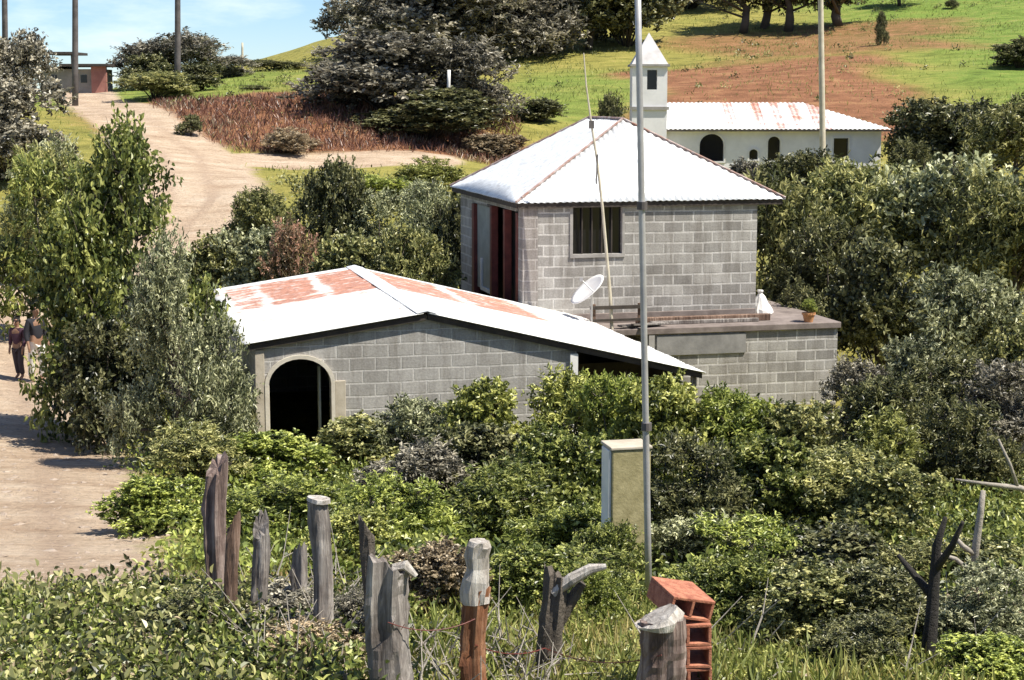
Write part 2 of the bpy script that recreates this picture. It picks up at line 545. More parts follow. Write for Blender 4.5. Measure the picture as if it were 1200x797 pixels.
def build_ground():
    nx, ny = 380, 470
    a = np.linspace(-1, 1, nx)
    xs = 7.0 * np.sinh(a * 6.2)
    xs *= 2600 / abs(xs[0])
    xs = np.sign(a) * (np.abs(a) * 26 + (np.abs(a) ** 5) * 110 + (np.abs(a) ** 26) * 2600)
    b = np.linspace(0, 1, ny)
    ys = -14 + 62 * b + 110 * b ** 2.2 + 120 * b ** 6 + 3600 * b ** 40
    X, Y = np.meshgrid(xs, ys)
    Z = ground(X, Y)
    V = np.stack([X, Y, Z], -1).reshape(-1, 3)
    i = np.arange(nx * ny).reshape(ny, nx)
    Fq = np.stack([i[:-1, :-1], i[:-1, 1:], i[1:, 1:], i[1:, :-1]], -1).reshape(-1, 4)
    me = bpy.data.meshes.new('ground')
    me.vertices.add(len(V)); me.vertices.foreach_set('co', V.ravel())
    me.loops.add(Fq.size); me.loops.foreach_set('vertex_index', Fq.ravel())
    me.polygons.add(len(Fq))
    me.polygons.foreach_set('loop_start', np.arange(0, Fq.size, 4))
    me.polygons.foreach_set('loop_total', np.full(len(Fq), 4))
    me.polygons.foreach_set('use_smooth', np.ones(len(Fq), bool))
    me.update(); me.validate()
    x, y = V[:, 0], V[:, 1]
    road = np.minimum(seg_dist(x, y, ROAD), seg_dist(x, y, TRACK))
    wob = 2.5 * _vn(x + 5, y, 6) + 1.2 * _vn(x, y + 9, 2.3)
    red = blob(x + wob, y + 0.5 * wob, -18.5, 1.0, 73.5, 87, 2.5, 1.2)
    red = np.maximum(red, blob(x + wob, y + wob * 0.8, 7, 23, 84, 112, 2.0, 2.5) * 1.0)
    red = np.maximum(red, 0.75 * blob(x + wob, y + wob, 12, 32, 112, 134, 3, 3))
    red = np.maximum(red, 0.8 * blob(x, y, -3.4, -1.3, 9.5, 14.2, 0.6, 0.7))
    lush = np.maximum(sst(20, 30, x + wob) * sst(80, 95, y), 0.7 * blob(x + wob, y, 0, 7, 86, 112, 2, 4))
    lush = np.maximum(lush, 0.8 * blob(x, y, -30, -12, 84, 116, 5, 5))
    lush = np.maximum(lush, 0.6 * blob(x + wob * 0.4, y, -3, 8, 6, 19, 1.5, 2))
    dirt = blob(x + 0.3 * wob, y + 0.3 * wob, -1.5, 1.5, 6, 10.5, 0.8, 1.2) * 0.3
    cl = seg_dist(x, y, [(a_, b__, 0.0) for a_, b__, _h in ROAD])
    rut = np.exp(-((cl - 0.72) / 0.2) ** 2)
    for nm, val in (('rut', rut), ('road', np.clip(road, -5, 20)), ('red', red), ('lush', lush), ('dirt', dirt), ('farness', np.clip(y / 60 - 0.6, 0, 1))):
        at = me.attributes.new(nm, 'FLOAT', 'POINT'); at.data.foreach_set('value', val.astype(np.float32))
    # material
    m, t, b_ = mat('ground')
    tc_ = t.nodes.new('ShaderNodeTexCoord')
    co = tc_.outputs['Object']
    A = {k: N(t, 'ShaderNodeAttribute', attribute_name=k).outputs['Fac'] for k in ('rut', 'road', 'red', 'lush', 'dirt', 'farness')}
    mpg = N(t, 'ShaderNodeMapping'); mpg.inputs['Scale'].default_value = (0.45, 1.0, 2.4); t.links.new(co, mpg.inputs['Vector'])
    big = noise(t, 0.22, 6, 0.65, mpg.outputs['Vector']); med = noise(t, 1.1, 9, 0.72, mpg.outputs['Vector']); fine = noise(t, 9, 8, 0.75, co)

    def rmp(src, stops):
        r = ramp(t, stops); t.links.new(src, r.inputs['Fac']); return r.outputs['Color']
    grass = rmp(med, [(0.30, (0.085, 0.085, 0.022)), (0.46, (0.23, 0.215, 0.055)), (0.60, (0.31, 0.275, 0.075)), (0.75, (0.38, 0.27, 0.12))])
    green = rmp(med, [(0.30, (0.075, 0.11, 0.020)), (0.5, (0.16, 0.235, 0.045)), (0.70, (0.26, 0.27, 0.07))])
    soil = rmp(med, [(0.28, (0.10, 0.05, 0.026)), (0.5, (0.245, 0.115, 0.062)), (0.66, (0.34, 0.19, 0.095)), (0.76, (0.31, 0.26, 0.085))])
    dust = rmp(med, [(0.30, (0.31, 0.215, 0.145)), (0.50, (0.48, 0.37, 0.27)), (0.75, (0.62, 0.52, 0.41))])
    lf = N(t, 'ShaderNodeMath', operation='MULTIPLY_ADD'); lf.inputs[1].default_value = 0.9; lf.inputs[2].default_value = -0.45
    t.links.new(big, lf.inputs[0])
    la = N(t, 'ShaderNodeMath', operation='ADD', use_clamp=True); t.links.new(lf.outputs[0], la.inputs[0]); t.links.new(A['lush'], la.inputs[1])
    c = mix(t, la.outputs[0], grass, green)
    # soil showing through where the mask and the noise agree
    rs = N(t, 'ShaderNodeMath', operation='MULTIPLY_ADD'); rs.inputs[1].default_value = 1.5; rs.inputs[2].default_value = -0.95
    t.links.new(med, rs.inputs[0])
    ra = N(t, 'ShaderNodeMath', operation='MULTIPLY_ADD', use_clamp=True); ra.inputs[1].default_value = 1.35
    t.links.new(A['red'], ra.inputs[0]); t.links.new(rs.outputs[0], ra.inputs[2])
    c = mix(t, ra.outputs[0], c, soil)
    da = N(t, 'ShaderNodeMath', operation='MULTIPLY_ADD', use_clamp=True); da.inputs[1].default_value = 1.3
    t.links.new(A['dirt'], da.inputs[0]); t.links.new(rs.outputs[0], da.inputs[2])
    c = mix(t, da.outputs[0], c, dust)
    # road edge broken up by noise
    ed = N(t, 'ShaderNodeMath', operation='MULTIPLY_ADD'); ed.inputs[1].default_value = 2.2
    ed.inputs[2].default_value = -1.1
    t.links.new(med, ed.inputs[0])
    e2 = N(t, 'ShaderNodeMath', operation='ADD'); t.links.new(A['road'], e2.inputs[0]); t.links.new(ed.outputs[0], e2.inputs[1])
    rr = N(t, 'ShaderNodeMapRange'); rr.inputs['From Min'].default_value = 0.35; rr.inputs['From Max'].default_value = -0.15
    t.links.new(e2.outputs[0], rr.inputs['Value'])
    ru = N(t, 'ShaderNodeMath', operation='MULTIPLY', use_clamp=True); t.links.new(A['rut'], ru.inputs[0])
    rn_ = rmp(med, [(0.35, (0.15, 0.15, 0.15)), (0.6, (0.85, 0.85, 0.85))]); t.links.new(rn_, ru.inputs[1])
    dust = mix(t, ru.outputs[0], dust, (0.34, 0.245, 0.18))
    c = mix(t, rr.outputs['Result'], c, dust)
    sp = rmp(fine, [(0.28, (0.52, 0.50, 0.48)), (0.5, (1, 1, 1)), (0.72, (1.18, 1.16, 1.12))])
    c = mix(t, 0.9, c, sp, 'MULTIPLY')
    t.links.new(c, b_.inputs['Base Color'])
    b_.inputs['Roughness'].default_value = 0.95
    b_.inputs['Specular IOR Level'].default_value = 0.15
    ad = N(t, 'ShaderNodeMath', operation='MULTIPLY_ADD'); ad.inputs[1].default_value = 0.35
    t.links.new(fine, ad.inputs[0]); t.links.new(med, ad.inputs[2])
    bump(t, b_, ad.outputs[0], 0.8, 0.25)
    me.materials.append(m)
    tag(link('ground', me), kind='structure')


build_ground()


# ------------------------------------------------------------------ foliage meshes
def quad_mesh(name, V, tone, m=None):
    """V (n,4,3) leaf quads with one tone per leaf"""
    n = len(V)
    tone = np.concatenate([tone, tone])
    me = bpy.data.meshes.new(name)
    me.vertices.add(n * 4); me.vertices.foreach_set('co', V.astype(np.float32).ravel())
    me.loops.add(n * 4); me.loops.foreach_set('vertex_index', np.arange(n * 4))
    me.polygons.add(n)
    me.polygons.foreach_set('loop_start', np.arange(0, n * 4, 4)); me.polygons.foreach_set('loop_total', np.full(n, 4))
    me.update()
    at = me.attributes.new('tone', 'FLOAT', 'POINT'); at.data.foreach_set('value', np.repeat(tone, 4).astype(np.float32))
    me.materials.append(m)
    return me


def unit(v):
    return v / (np.linalg.norm(v, axis=-1, keepdims=True) + 1e-9)


def leaves(pos, axis, nrm, ln, wd, bend=0.25):
    """folded diamond leaves: base, side, tip, side"""
    side = unit(np.cross(axis, nrm)); up = np.cross(side, axis)
    ln = ln[:, None]; wd = wd[:, None]
    tip = pos + axis * ln - up * ln * bend * 0.7
    a1, a2 = pos + axis * ln * 0.26 + up * wd * bend * 0.8, pos + axis * ln * 0.66 - up * ln * bend * 0.12 + up * wd * bend
    l1, l2 = a1 + side * wd * 0.46, a2 + side * wd * 0.40
    r1, r2 = a1 - side * wd * 0.46, a2 - side * wd * 0.40
    return np.concatenate([np.stack([pos, tip, l2, l1], 1), np.stack([pos, r1, r2, tip], 1)])


def crown_mesh(name, seed, kind, n=5200, L0=0.075, W0=0.04):
    """unit crown: base at z=0, about 1 wide and 1 high; returns mesh and lump centres"""
    r = np.random.default_rng(seed)
    if kind == 'round':
        K = 16
        th = r.uniform(0, 2 * np.pi, K); rr = 0.36 * np.sqrt(r.uniform(0, 1, K)); zz = r.uniform(0.16, 0.84, K)
        rr *= np.where(zz > 0.65, 0.72, 1.0)
        C = np.stack([rr * np.cos(th), rr * np.sin(th), zz], 1); rad = r.uniform(0.11, 0.2, K)
    elif kind == 'tall':
        K = 20
        zz = np.linspace(0.10, 0.93, K); th = r.uniform(0, 2 * np.pi, K)
        prof = np.interp(zz, [0, 0.22, 0.45, 0.72, 1], [0.30, 0.42, 0.37, 0.21, 0.03])
        rr = prof * np.sqrt(r.uniform(0.1, 1, K))
        C = np.stack([rr * np.cos(th), rr * np.sin(th), zz], 1); rad = r.uniform(0.09, 0.16, K) * np.interp(zz, [0, 0.7, 1], [1, 1, 0.6])
    elif kind == 'tree':
        K = 18
        th = r.uniform(0, 2 * np.pi, K); rr = 0.40 * np.sqrt(r.uniform(0, 1, K)); zz = r.uniform(0.38, 0.88, K)
        rr *= np.interp(zz, [0.35, 0.55, 0.8, 1], [0.7, 1, 0.8, 0.4])
        C = np.stack([rr * np.cos(th), rr * np.sin(th), zz], 1); rad = r.uniform(0.09, 0.17, K)
    elif kind == 'thin':
        K = 12
        th = r.uniform(0, 2 * np.pi, K); rr = 0.42 * np.sqrt(r.uniform(0, 1, K)); zz = r.uniform(0.45, 0.93, K)
        C = np.stack([rr * np.cos(th), rr * np.sin(th), zz], 1); rad = r.uniform(0.06, 0.13, K)
    else:                                         # mat: wide low mass
        K = 18
        th = r.uniform(0, 2 * np.pi, K); rr = 0.42 * np.sqrt(r.uniform(0, 1, K)); zz = r.uniform(0.1, 0.72, K) * (1 - 0.5 * rr / 0.42)
        C = np.stack([rr * np.cos(th), rr * np.sin(th), zz + 0.08], 1); rad = r.uniform(0.10, 0.19, K)
    # twig clusters over the lumps
    M_ = n // 13
    pick = r.choice(K, M_, p=rad ** 2 / (rad ** 2).sum())
    d = unit(r.normal(size=(M_, 3)) + np.array([0, 0, 0.35]))
    tw = C[pick] + d * (rad[pick] * r.uniform(0.55, 1.12, M_) )[:, None] * np.array([1, 1, 1.0])
    stray = r.random(M_) < 0.10
    tw[stray] += d[stray] * r.uniform(0.02, 0.09, (stray.sum(), 1))
    tw[:, 2] = np.maximum(tw[:, 2], 0.01)
    tone_c = np.clip(r.normal(0.46, 0.27, M_), 0, 1)
    shoot = unit(d + np.array([0, 0, 0.7]) + r.normal(0, 0.35, (M_, 3)))
    k = 13
    idx = np.repeat(np.arange(M_), k)
    along = np.tile(np.linspace(0, 1, k), M_)
    pos = tw[idx] + shoot[idx] * (along * r.uniform(0.05, 0.11, M_)[idx])[:, None] + r.normal(0, 0.008, (len(idx), 3))
    ax = unit(shoot[idx] * 0.5 + r.normal(0, 0.75, (len(idx), 3)))
    nr = unit(d[idx] * 0.5 + np.array([0, 0, 0.7]) + r.normal(0, 0.55, (len(idx), 3)))
    ln = L0 * r.uniform(0.55, 1.25, len(idx)); wd = W0 * r.uniform(0.7, 1.25, len(idx))
    tone = np.clip(tone_c[idx] + r.normal(0, 0.16, len(idx)) + 0.16 * along, 0, 1)
    if seed % 2: wd *= 0.62; ln *= 1.12
    kz = 0.985 / np.percentile(pos[:, 2], 99.4)
    kr = 0.5 / np.percentile(np.hypot(pos[:, 0], pos[:, 1]), 96)
    pos = pos * np.array([kr, kr, kz]); C = C * np.array([kr, kr, kz])
    me = quad_mesh(name, leaves(pos, ax, nr, ln, wd), tone, L['green'])
    return me, C, rad


def stem_mesh(name, C, seed, kind):
    rnd = random.Random(seed)
    mb = MB()
    if kind in ('tree', 'thin', 'tall'):
        top = 0.8 if kind != 'thin' else 0.72
        pts = [(0.02 * rnd.uniform(-1, 1) * i, 0.02 * rnd.uniform(-1, 1) * i, -0.03 + top * i / 5) for i in range(6)]
        mb.tube(pts, [0.034 - 0.0053 * i for i in range(6)], 8, jit=0.12, rnd=rnd)
        for c in C:
            z0 = max(0.1, min(top * 0.85, c[2] - rnd.uniform(0.12, 0.28)))
            p0 = Vector((0, 0, z0)); p2 = Vector(c)
            p1 = p0.lerp(p2, 0.5) + Vector((rnd.uniform(-.03, .03), rnd.uniform(-.03, .03), rnd.uniform(-0.01, .04)))
            mb.tube([p0, p1, p2], [0.014, 0.009, 0.003], 5, rnd=rnd)
    else:
        for c in C[:12]:
            p0 = Vector((c[0] * 0.12, c[1] * 0.12, -0.04)); p2 = Vector(c) + Vector((0, 0, 0.05))
            p1 = p0.lerp(p2, 0.5) + Vector((rnd.uniform(-.05, .05), rnd.uniform(-.05, .05), rnd.uniform(0, .06)))
            mb.tube([p0, p1, p2], [0.012, 0.008, 0.003], 5, rnd=rnd)
    for c in C:                                          # bare twigs poking through the leaves
        for q in range(5):
            d = Vector((rnd.gauss(0, 1), rnd.gauss(0, 1), rnd.gauss(0.7, 0.8))).normalized()
            p0 = Vector(c); ln = rnd.uniform(0.14, 0.25)
            p1 = p0 + d * ln * 0.5 + Vector((rnd.gauss(0, .015), rnd.gauss(0, .015), 0.01))
            p2 = p0 + d * ln + Vector((0, 0, rnd.uniform(-.01, .03)))
            if p2.z > 0.05: mb.tube([p0, p1, p2], [0.0045, 0.003, 0.001], 4, cap=False, rnd=rnd)
    return mb.mesh(name, BARK, True)


VAR = {}
for kd, cnt in (('round', 5), ('tall', 4), ('tree', 4), ('thin', 2), ('mat', 3)):
    VAR[kd] = []
    for i in range(cnt):
        me_, C_, r_ = crown_mesh('foliage', 100 + 17 * i + len(kd) * 31, kd, {'thin': 5500, 'tall': 25000, 'tree': 14000}.get(kd, 12500), *({'tall': (0.029, 0.018), 'tree': (0.042, 0.025), 'thin': (0.042, 0.026)}.get(kd, (0.046, 0.029))))
        VAR[kd].append((me_, stem_mesh('stem', C_, 5 + i, kd)))
# far crowns: same shapes with fewer, larger leaf clumps are not needed; mesh data are shared
_vi = {k: 0 for k in VAR}


def plant(name, label, cat, u, top, Y, wpx, kind, leaf, group=None, wy=None, bark=None, dz=0.0):
    """u, top and wpx are read off the photograph; the base stands on the terrain"""
    p = P(u, top, Y)
    gz = G(p.x, Y) + dz
    h = max(p.z - gz, 0.25)
    w_ = wpx / F * Y
    t = thing(name, label, cat, (p.x, Y, gz), 0, group)
    me, st = VAR[kind][_vi[kind] % len(VAR[kind])]
    _vi[kind] += 1
    rz = (_vi[kind] * 2.399) % 6.283
    fo = link('crown' if kind in ('tree', 'thin') else 'foliage', me, t)
    so = link('trunk' if kind in ('tree', 'thin', 'tall') else 'stem', st, t)
    for o in (fo, so):
        o.scale = (w_, wy or w_, h)
        o.rotation_euler = (0, 0, rz)
    fo.material_slots[0].link = 'OBJECT'; fo.material_slots[0].material = L[leaf]
    if name == 'row_tree': so.scale = (w_ * 2.2, w_ * 2.2, h)
    if bark:
        so.material_slots[0].link = 'OBJECT'; so.material_slots[0].material = bark
    return t


# ------------------------------------------------------------------ the low house with the arched doorway
ROT = R(14.0)
RIDGE_Z, LZ, RZ = 2.66, 2.27, 1.55
XL, XR, LEN = -2.80, 4.55, 7.3


def roofz_(x):
    return RIDGE_Z - (RIDGE_Z - LZ) * (-x) / (-XL) if x < 0 else RIDGE_Z - (RIDGE_Z - RZ) * x / XR


def sheet_roof(name, x0, x1, y0, y1, zf, mats, parent, pitch=0.13, amp=0.02, overl=0.85, rnd=random, rust_fn=None):
    """corrugated sheets laid side by side: ribs run down the slope (x), sheets follow each other along y"""
    V, Fc, mi, rust = [], [], [], []
    NC = 22
    y = y0
    k = 0
    while y < y1 - 0.05:
        ye = min(y + overl, y1)
        nseg = max(2, int((ye - y + 0.03) / (pitch / 4)))
        lift = 0.004 + 0.006 * (k % 2)
        sx0 = x0 + rnd.uniform(-0.03, 0.03); sx1 = x1 + rnd.uniform(-0.05, 0.05)
        tilt = rnd.uniform(-0.008, 0.012)
        xs = [sx0 + (sx1 - sx0) * j / (NC - 1) for j in range(NC)]
        base = len(V)
        for i in range(nseg + 1):
            yy = y - 0.02 + (ye - y + 0.05) * i / nseg
            zc = amp * math.cos(2 * math.pi * yy / pitch) + lift
            for j, xx in enumerate(xs):
                V.append((xx, yy, zf(xx) + zc + tilt * (i / nseg)))
                rust.append(rust_fn(xx, yy) if rust_fn else 0.0)
        for i in range(nseg):
            for j in range(NC - 1):
                a = base + i * NC + j
                Fc.append((a, a + 1, a + NC + 1, a + NC)); mi.append(k % len(mats))
        y = ye; k += 1
    me = bpy.data.meshes.new(name)
    me.from_pydata(V, [], Fc)
    for m in mats: me.materials.append(m)
    me.polygons.foreach_set('material_index', mi)
    me.polygons.foreach_set('use_smooth', [True] * len(Fc))
    at = me.attributes.new('rust', 'FLOAT', 'POINT'); at.data.foreach_set('value', rust)
    me.update()
    o = link(name, me, parent)
    s = o.modifiers.new('thick', 'SOLIDIFY'); s.thickness = 0.006
    return o


low = thing('block_house', 'low grey block house with an arched doorway and a wide patched tin roof, nearest building', 'house', (-1.30, 26.0, 0.0), ROT)
WY = 0.09
mb = MB()
ax0, ax1, aspr, atop = -2.44, -1.49, 1.62, 2.02
pts = [(-2.62, -0.6), (ax0, -0.6), (ax0, aspr)]
cxa, hw_ = (ax0 + ax1) / 2, (ax1 - ax0) / 2
arc = [(cxa - hw_ * math.cos(t), aspr + (atop - aspr) * math.sin(t)) for t in [math.pi * i / 14 for i in range(15)]]
pts = [(-2.62, -0.6), (ax0, -0.6)] + arc + [(ax1, -0.6), (2.42, -0.6), (2.42, roofz_(2.42) - 0.05), (0, RIDGE_Z - 0.05), (-2.62, roofz_(-2.62) - 0.05)]
mb.prism(pts, WY, WY + 0.16)
mb.prism([(2.24, -0.6), (2.42, -0.6), (2.42, roofz_(2.42) - 0.06), (2.24, roofz_(2.24) - 0.06)], WY + 0.16, LEN - 0.35)
mb.prism([(-2.62, -0.6), (-2.46, -0.6), (-2.46, roofz_(-2.46) - 0.06), (-2.62, roofz_(-2.62) - 0.06)], WY + 0.16, LEN - 0.35)
mb.prism([(-2.62, -0.6), (2.42, -0.6), (2.42, roofz_(2.42) - 0.06), (0, RIDGE_Z - 0.06), (-2.62, roofz_(-2.62) - 0.06)], LEN - 0.35, LEN - 0.2)
mb.build('wall', BLOCK2, low)
mb = MB()                                             # rendered jambs and arch trim stand 2-4 cm proud
mb.box((-2.64, WY - 0.035, -0.6), (ax0 - 0.06, WY - 0.003, 2.18))
mb.box((ax1 + 0.06, WY - 0.035, -0.6), (ax1 + 0.22, WY - 0.003, 1.66))
mb.build('jamb', PLASTER, low, bevel=0.008)
mb = MB()
for (xa, za), (xb, zb) in zip(arc[:-1], arc[1:]):
    k = 1.13
    oa = (cxa + (xa - cxa) * k, aspr + (za - aspr) * k * 1.02); ob = (cxa + (xb - cxa) * k, aspr + (zb - aspr) * k * 1.02)
    mb.prism([(xa, za), (xb, zb), ob, oa][::-1], WY - 0.045, WY - 0.002)
mb.box((ax0 - 0.058, WY - 0.045, -0.6), (ax0, WY - 0.002, aspr - 0.002))
mb.box((ax1, WY - 0.045, -0.6), (ax1 + 0.058, WY - 0.002, aspr - 0.002))
mb.box((ax0 + 0.001, WY, -0.6), (ax0 + 0.012, WY + 0.158, aspr), 0)
mb.build('arch_trim', mottled('cream_trim', (0.50, 0.45, 0.37), (0.68, 0.63, 0.54), 4, 0.9, 0.3), low)
mb = MB()
for i in range(5):
    mb.box((ax1 - 0.16 + 0.02 * i, WY + 0.22 + 0.14 * i, -0.3), (ax1 - 0.13 + 0.02 * i, WY + 0.35 + 0.14 * i, 1.85))
mb.build('door', DOORG, low)


def rust_low(x, y):
    r = 0.18 * math.sin(1.3 * x + 0.7 * y) ** 2 + (0.25 if 3.0 < y < 7.0 else 0.0)
    if 3.7 < y < 6.8:
        for (x0, x1, q) in ((-2.55, -2.05, .8), (-1.95, -1.05, 1.0), (-0.85, 0.0, 1.0)):
            if x0 < x < x1 : r = max(r, q)
        for (x0, x1, q) in ((0.2, 1.35, 1.0), (1.6, 2.9, 1.0)):
            if x0 < x < x1 and y > 2.6: r = max(r, q)
    return r


rn = random.Random(4)
sheet_roof('roof_slope', XL, -0.02, 0.0, LEN, roofz_, [ROOFR], low, rnd=rn, rust_fn=rust_low)
sheet_roof('roof_slope', 0.02, XR, 0.0, LEN, roofz_, [ROOFR], low, rnd=rn, rust_fn=rust_low)
mb = MB()
mb.prism([(-0.16, roofz_(-0.16) + 0.028), (0, RIDGE_Z + 0.035), (0.16, roofz_(0.16) + 0.028), (0.16, roofz_(0.16) + 0.034), (0, RIDGE_Z + 0.045), (-0.16, roofz_(-0.16) + 0.034)][::-1], -0.02, LEN + 0.02)
mb.build('ridge_cap', ROOFW, low)
mb = MB()
for y in [0.02] + [0.9 * i for i in range(1, 9)]:                       # rafters under the sheets; the first's dark verge colour doubles as eave shadow
    for x0, x1 in ((XL + 0.05, -0.01), (0.01, XR - 0.05)):
        z0, z1 = roofz_(x0) - 0.014, roofz_(x1) - 0.014
        mb.prism([(x0, z0 - 0.085), (x1, z1 - 0.085), (x1, z1), (x0, z0)], y, y + 0.05)
mb.build('rafters', DARKW, low)
mb = MB()
mb.box((2.30, WY - 0.05, -0.6), (2.425, WY - 0.003, roofz_(2.42) - 0.13))
mb.build('corner_pilaster', WHITE, low)
mb = MB()
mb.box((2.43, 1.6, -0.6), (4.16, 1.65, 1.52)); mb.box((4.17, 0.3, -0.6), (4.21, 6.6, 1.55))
mb.build('porch_shade_boards', DARKW, low)  # dark boards added to shut out the sun and keep the porch cavity black
for x in (3.55, 4.38):
    mb = MB()
    mb.tube([(x, 0.12, -0.8), (x + 0.01, 0.12, roofz_(x) - 0.06)], 0.05, 8)
    mb.build('porch_post', WOODG, low)
del mb

# ------------------------------------------------------------------ the hip-roofed house on its terrace
hip = thing('hip_roof_house', 'grey block house with a white four-sided hip roof, raised on a block terrace', 'house', (0.17, 34.0, 0.0), ROT)
FZ, EZ = 1.42, 3.87
W0_, W1_, D0_, D1_ = 0.0, 4.95, -0.22, 5.6
wx0, wx1, wz0, wz1 = 1.02, 2.05, 2.82, 3.78
mb = MB()
yt = D0_ + 0.15
mb.box((0.30, D0_, FZ), (wx0, yt, EZ - 0.02))
mb.box((wx1, D0_, FZ), (W1_, yt, EZ - 0.02))
mb.box((wx0, D0_, FZ), (wx1, yt, wz0))
mb.box((wx0, D0_, wz1), (wx1, yt, EZ - 0.02))
mb.box((W1_ - 0.15, yt, FZ), (W1_, D1_, EZ - 0.02))
mb.box((0.15, D1_ - 0.15, FZ), (W1_ - 0.15, D1_, EZ - 0.02))
mb.box((0.0, 4.3, FZ), (0.15, D1_, EZ - 0.02))
mb.box((0.0, 2.95, 3.60), (0.15, 4.3, EZ - 0.02))
mb.box((0.0, 0.35, 3.66), (0.15, 2.95, EZ - 0.02))
mb.build('wall', BLOCK, hip)
mb = MB()
mb.box((-0.02, D0_ - 0.012, FZ), (0.297, D0_ + 0.34, EZ - 0.03))
mb.build('corner_column', block_mat('column_block', (0.38, 0.35, 0.33), (0.31, 0.285, 0.27), (0.50, 0.47, 0.45), 0.5, 0.21, 0.02), hip, bevel=0.01)
mb = MB()
for ya, yb, zt in ((D0_ + 0.35, D0_ + 0.52, 3.64), (1.22, 1.36, 3.64), (2.40, 2.56, 3.64), (4.10, 4.32, 3.58)):
    mb = MB(); mb.box((-0.03, ya, FZ), (0.12, yb, zt)); mb.build('door_post', REDW, hip, bevel=0.006)
mb = MB()
mb.box((0.05, 2.57, FZ + 0.32), (0.10, 4.09, 3.58))
fr = mb.build('door_panel', DOORG, hip)
mb = MB()
mb.box((0.01, 2.60, FZ + 0.30), (0.045, 2.70, FZ + 1.0)); mb.box((0.01, 3.55, FZ + 0.30), (0.045, 3.65, FZ + 1.0)); mb.box((0.01, 2.70, FZ + 0.30), (0.045, 3.55, FZ + 0.38))
mb.build('panel_frame', WHITE, fr)
mb = MB()
mb.box((0.5, 0.3, FZ), (0.55, 4.0, EZ - 0.1))
mb.build('inner_partition', DARKW, hip)
# window
mb = MB()
for b0, b1 in (((wx0 - 0.06, D0_ - 0.03, wz0 - 0.07), (wx1 + 0.06, yt - 0.03, wz0 - 0.001)), ((wx0 - 0.06, D0_ - 0.02, wz0), (wx0 - 0.001, yt - 0.04, wz1)),
               ((wx1 + 0.001, D0_ - 0.02, wz0), (wx1 + 0.05, yt - 0.04, wz1))):
    mb.box(b0, b1)
win = mb.build('window', CONC, hip)
mb = MB(); mb.box((wx0 + 0.002, yt - 0.05, wz0 + 0.002), (wx1 - 0.002, yt - 0.035, wz1 - 0.002)); mb.build('pane', GLASS, win)
mb = MB()
for i in range(1, 5):
    x = wx0 + (wx1 - wx0) * i / 5
    mb.box((x - 0.012, D0_ + 0.03, wz0 + 0.003), (x + 0.012, D0_ + 0.055, wz1 - 0.003))
mb.build('window_bar', DARKW, win)
# hip roof
ex0, ex1, ey0, ey1, rz_ = -0.17, 5.52, -0.32, 5.98, 5.46
ra, rb = (2.70, 1.85), (2.70, 4.35)


def hip_face(name, a, b, c, d=None):
    """corrugated hip face: eave a-b, ridge end(s) c (and d above a); ribs run up the slope"""
    a, b, c = Vector(a), Vector(b), Vector(c)
    d = Vector(d) if d else c
    e = (b - a); Lh = e.length; e.normalize()
    nrm = e.cross((c - a)).normalized()
    upd = nrm.cross(e).normalized()
    hgt = (c - a).dot(upd)
    tc_, td_ = (c - a).dot(e), (d - a).dot(e)
    n = int(Lh / 0.021)
    V, Fc = [], []
    for i in range(n + 1):
        t = Lh * i / n
        if t <= td_: hh = hgt * t / max(td_, 1e-4)
        elif t >= tc_: hh = hgt * (Lh - t) / max(Lh - tc_, 1e-4)
        else: hh = hgt
        off = nrm * (0.010 * math.cos(2 * math.pi * t / 0.13) + (0.006 if int(t / 0.85) % 2 else 0.0))
        for j in range(7):
            V.append(a + e * t + upd * (hh * j / 6) + off)
    for i in range(n):
        for j in range(6):
            q = i * 7 + j
            Fc.append((q, q + 7, q + 8, q + 1))
    me = bpy.data.meshes.new(name); me.from_pydata([tuple(p) for p in V], [], Fc)
    me.materials.append(ROOFW); me.polygons.foreach_set('use_smooth', [True] * len(Fc)); me.update()
    o = link(name, me, hip)
    s = o.modifiers.new('thick', 'SOLIDIFY'); s.thickness = 0.008
    return o


A_, B_, C_, D_ = (ex0, ey0, EZ), (ex1, ey0, EZ), (ex1, ey1, EZ), (ex0, ey1, EZ)
E_, F_ = (*ra, rz_), (*rb, rz_)
hip_face('roof_face', A_, B_, E_)
hip_face('roof_face', B_, C_, F_, E_)
hip_face('roof_face', C_, D_, F_)
hip_face('roof_face', D_, A_, E_, F_)
mb = MB()
for p, q in ((A_, E_), (B_, E_), (C_, F_), (D_, F_), (E_, F_)):
    p, q = Vector(p), Vector(q)
    up = Vector((0, 0, 0.022))
    mb.tube([p + up, p.lerp(q, 0.5) + up, q + up], 0.028, 6)
mb.build('hip_cap', RIDGE, hip)
mb = MB()
mb.box((ex0 + 0.05, ey0 + 0.03, EZ - 0.11), (ex1 - 0.05, ey0 + 0.07, EZ - 0.02)); mb.box((ex0 + 0.03, ey0 + 0.075, EZ - 0.11), (ex0 + 0.07, ey1 - 0.05, EZ - 0.02))
mb.box((ex1 - 0.07, ey0 + 0.075, EZ - 0.11), (ex1 - 0.03, ey1 - 0.05, EZ - 0.02))
mb.build('fascia', DARKW, hip)
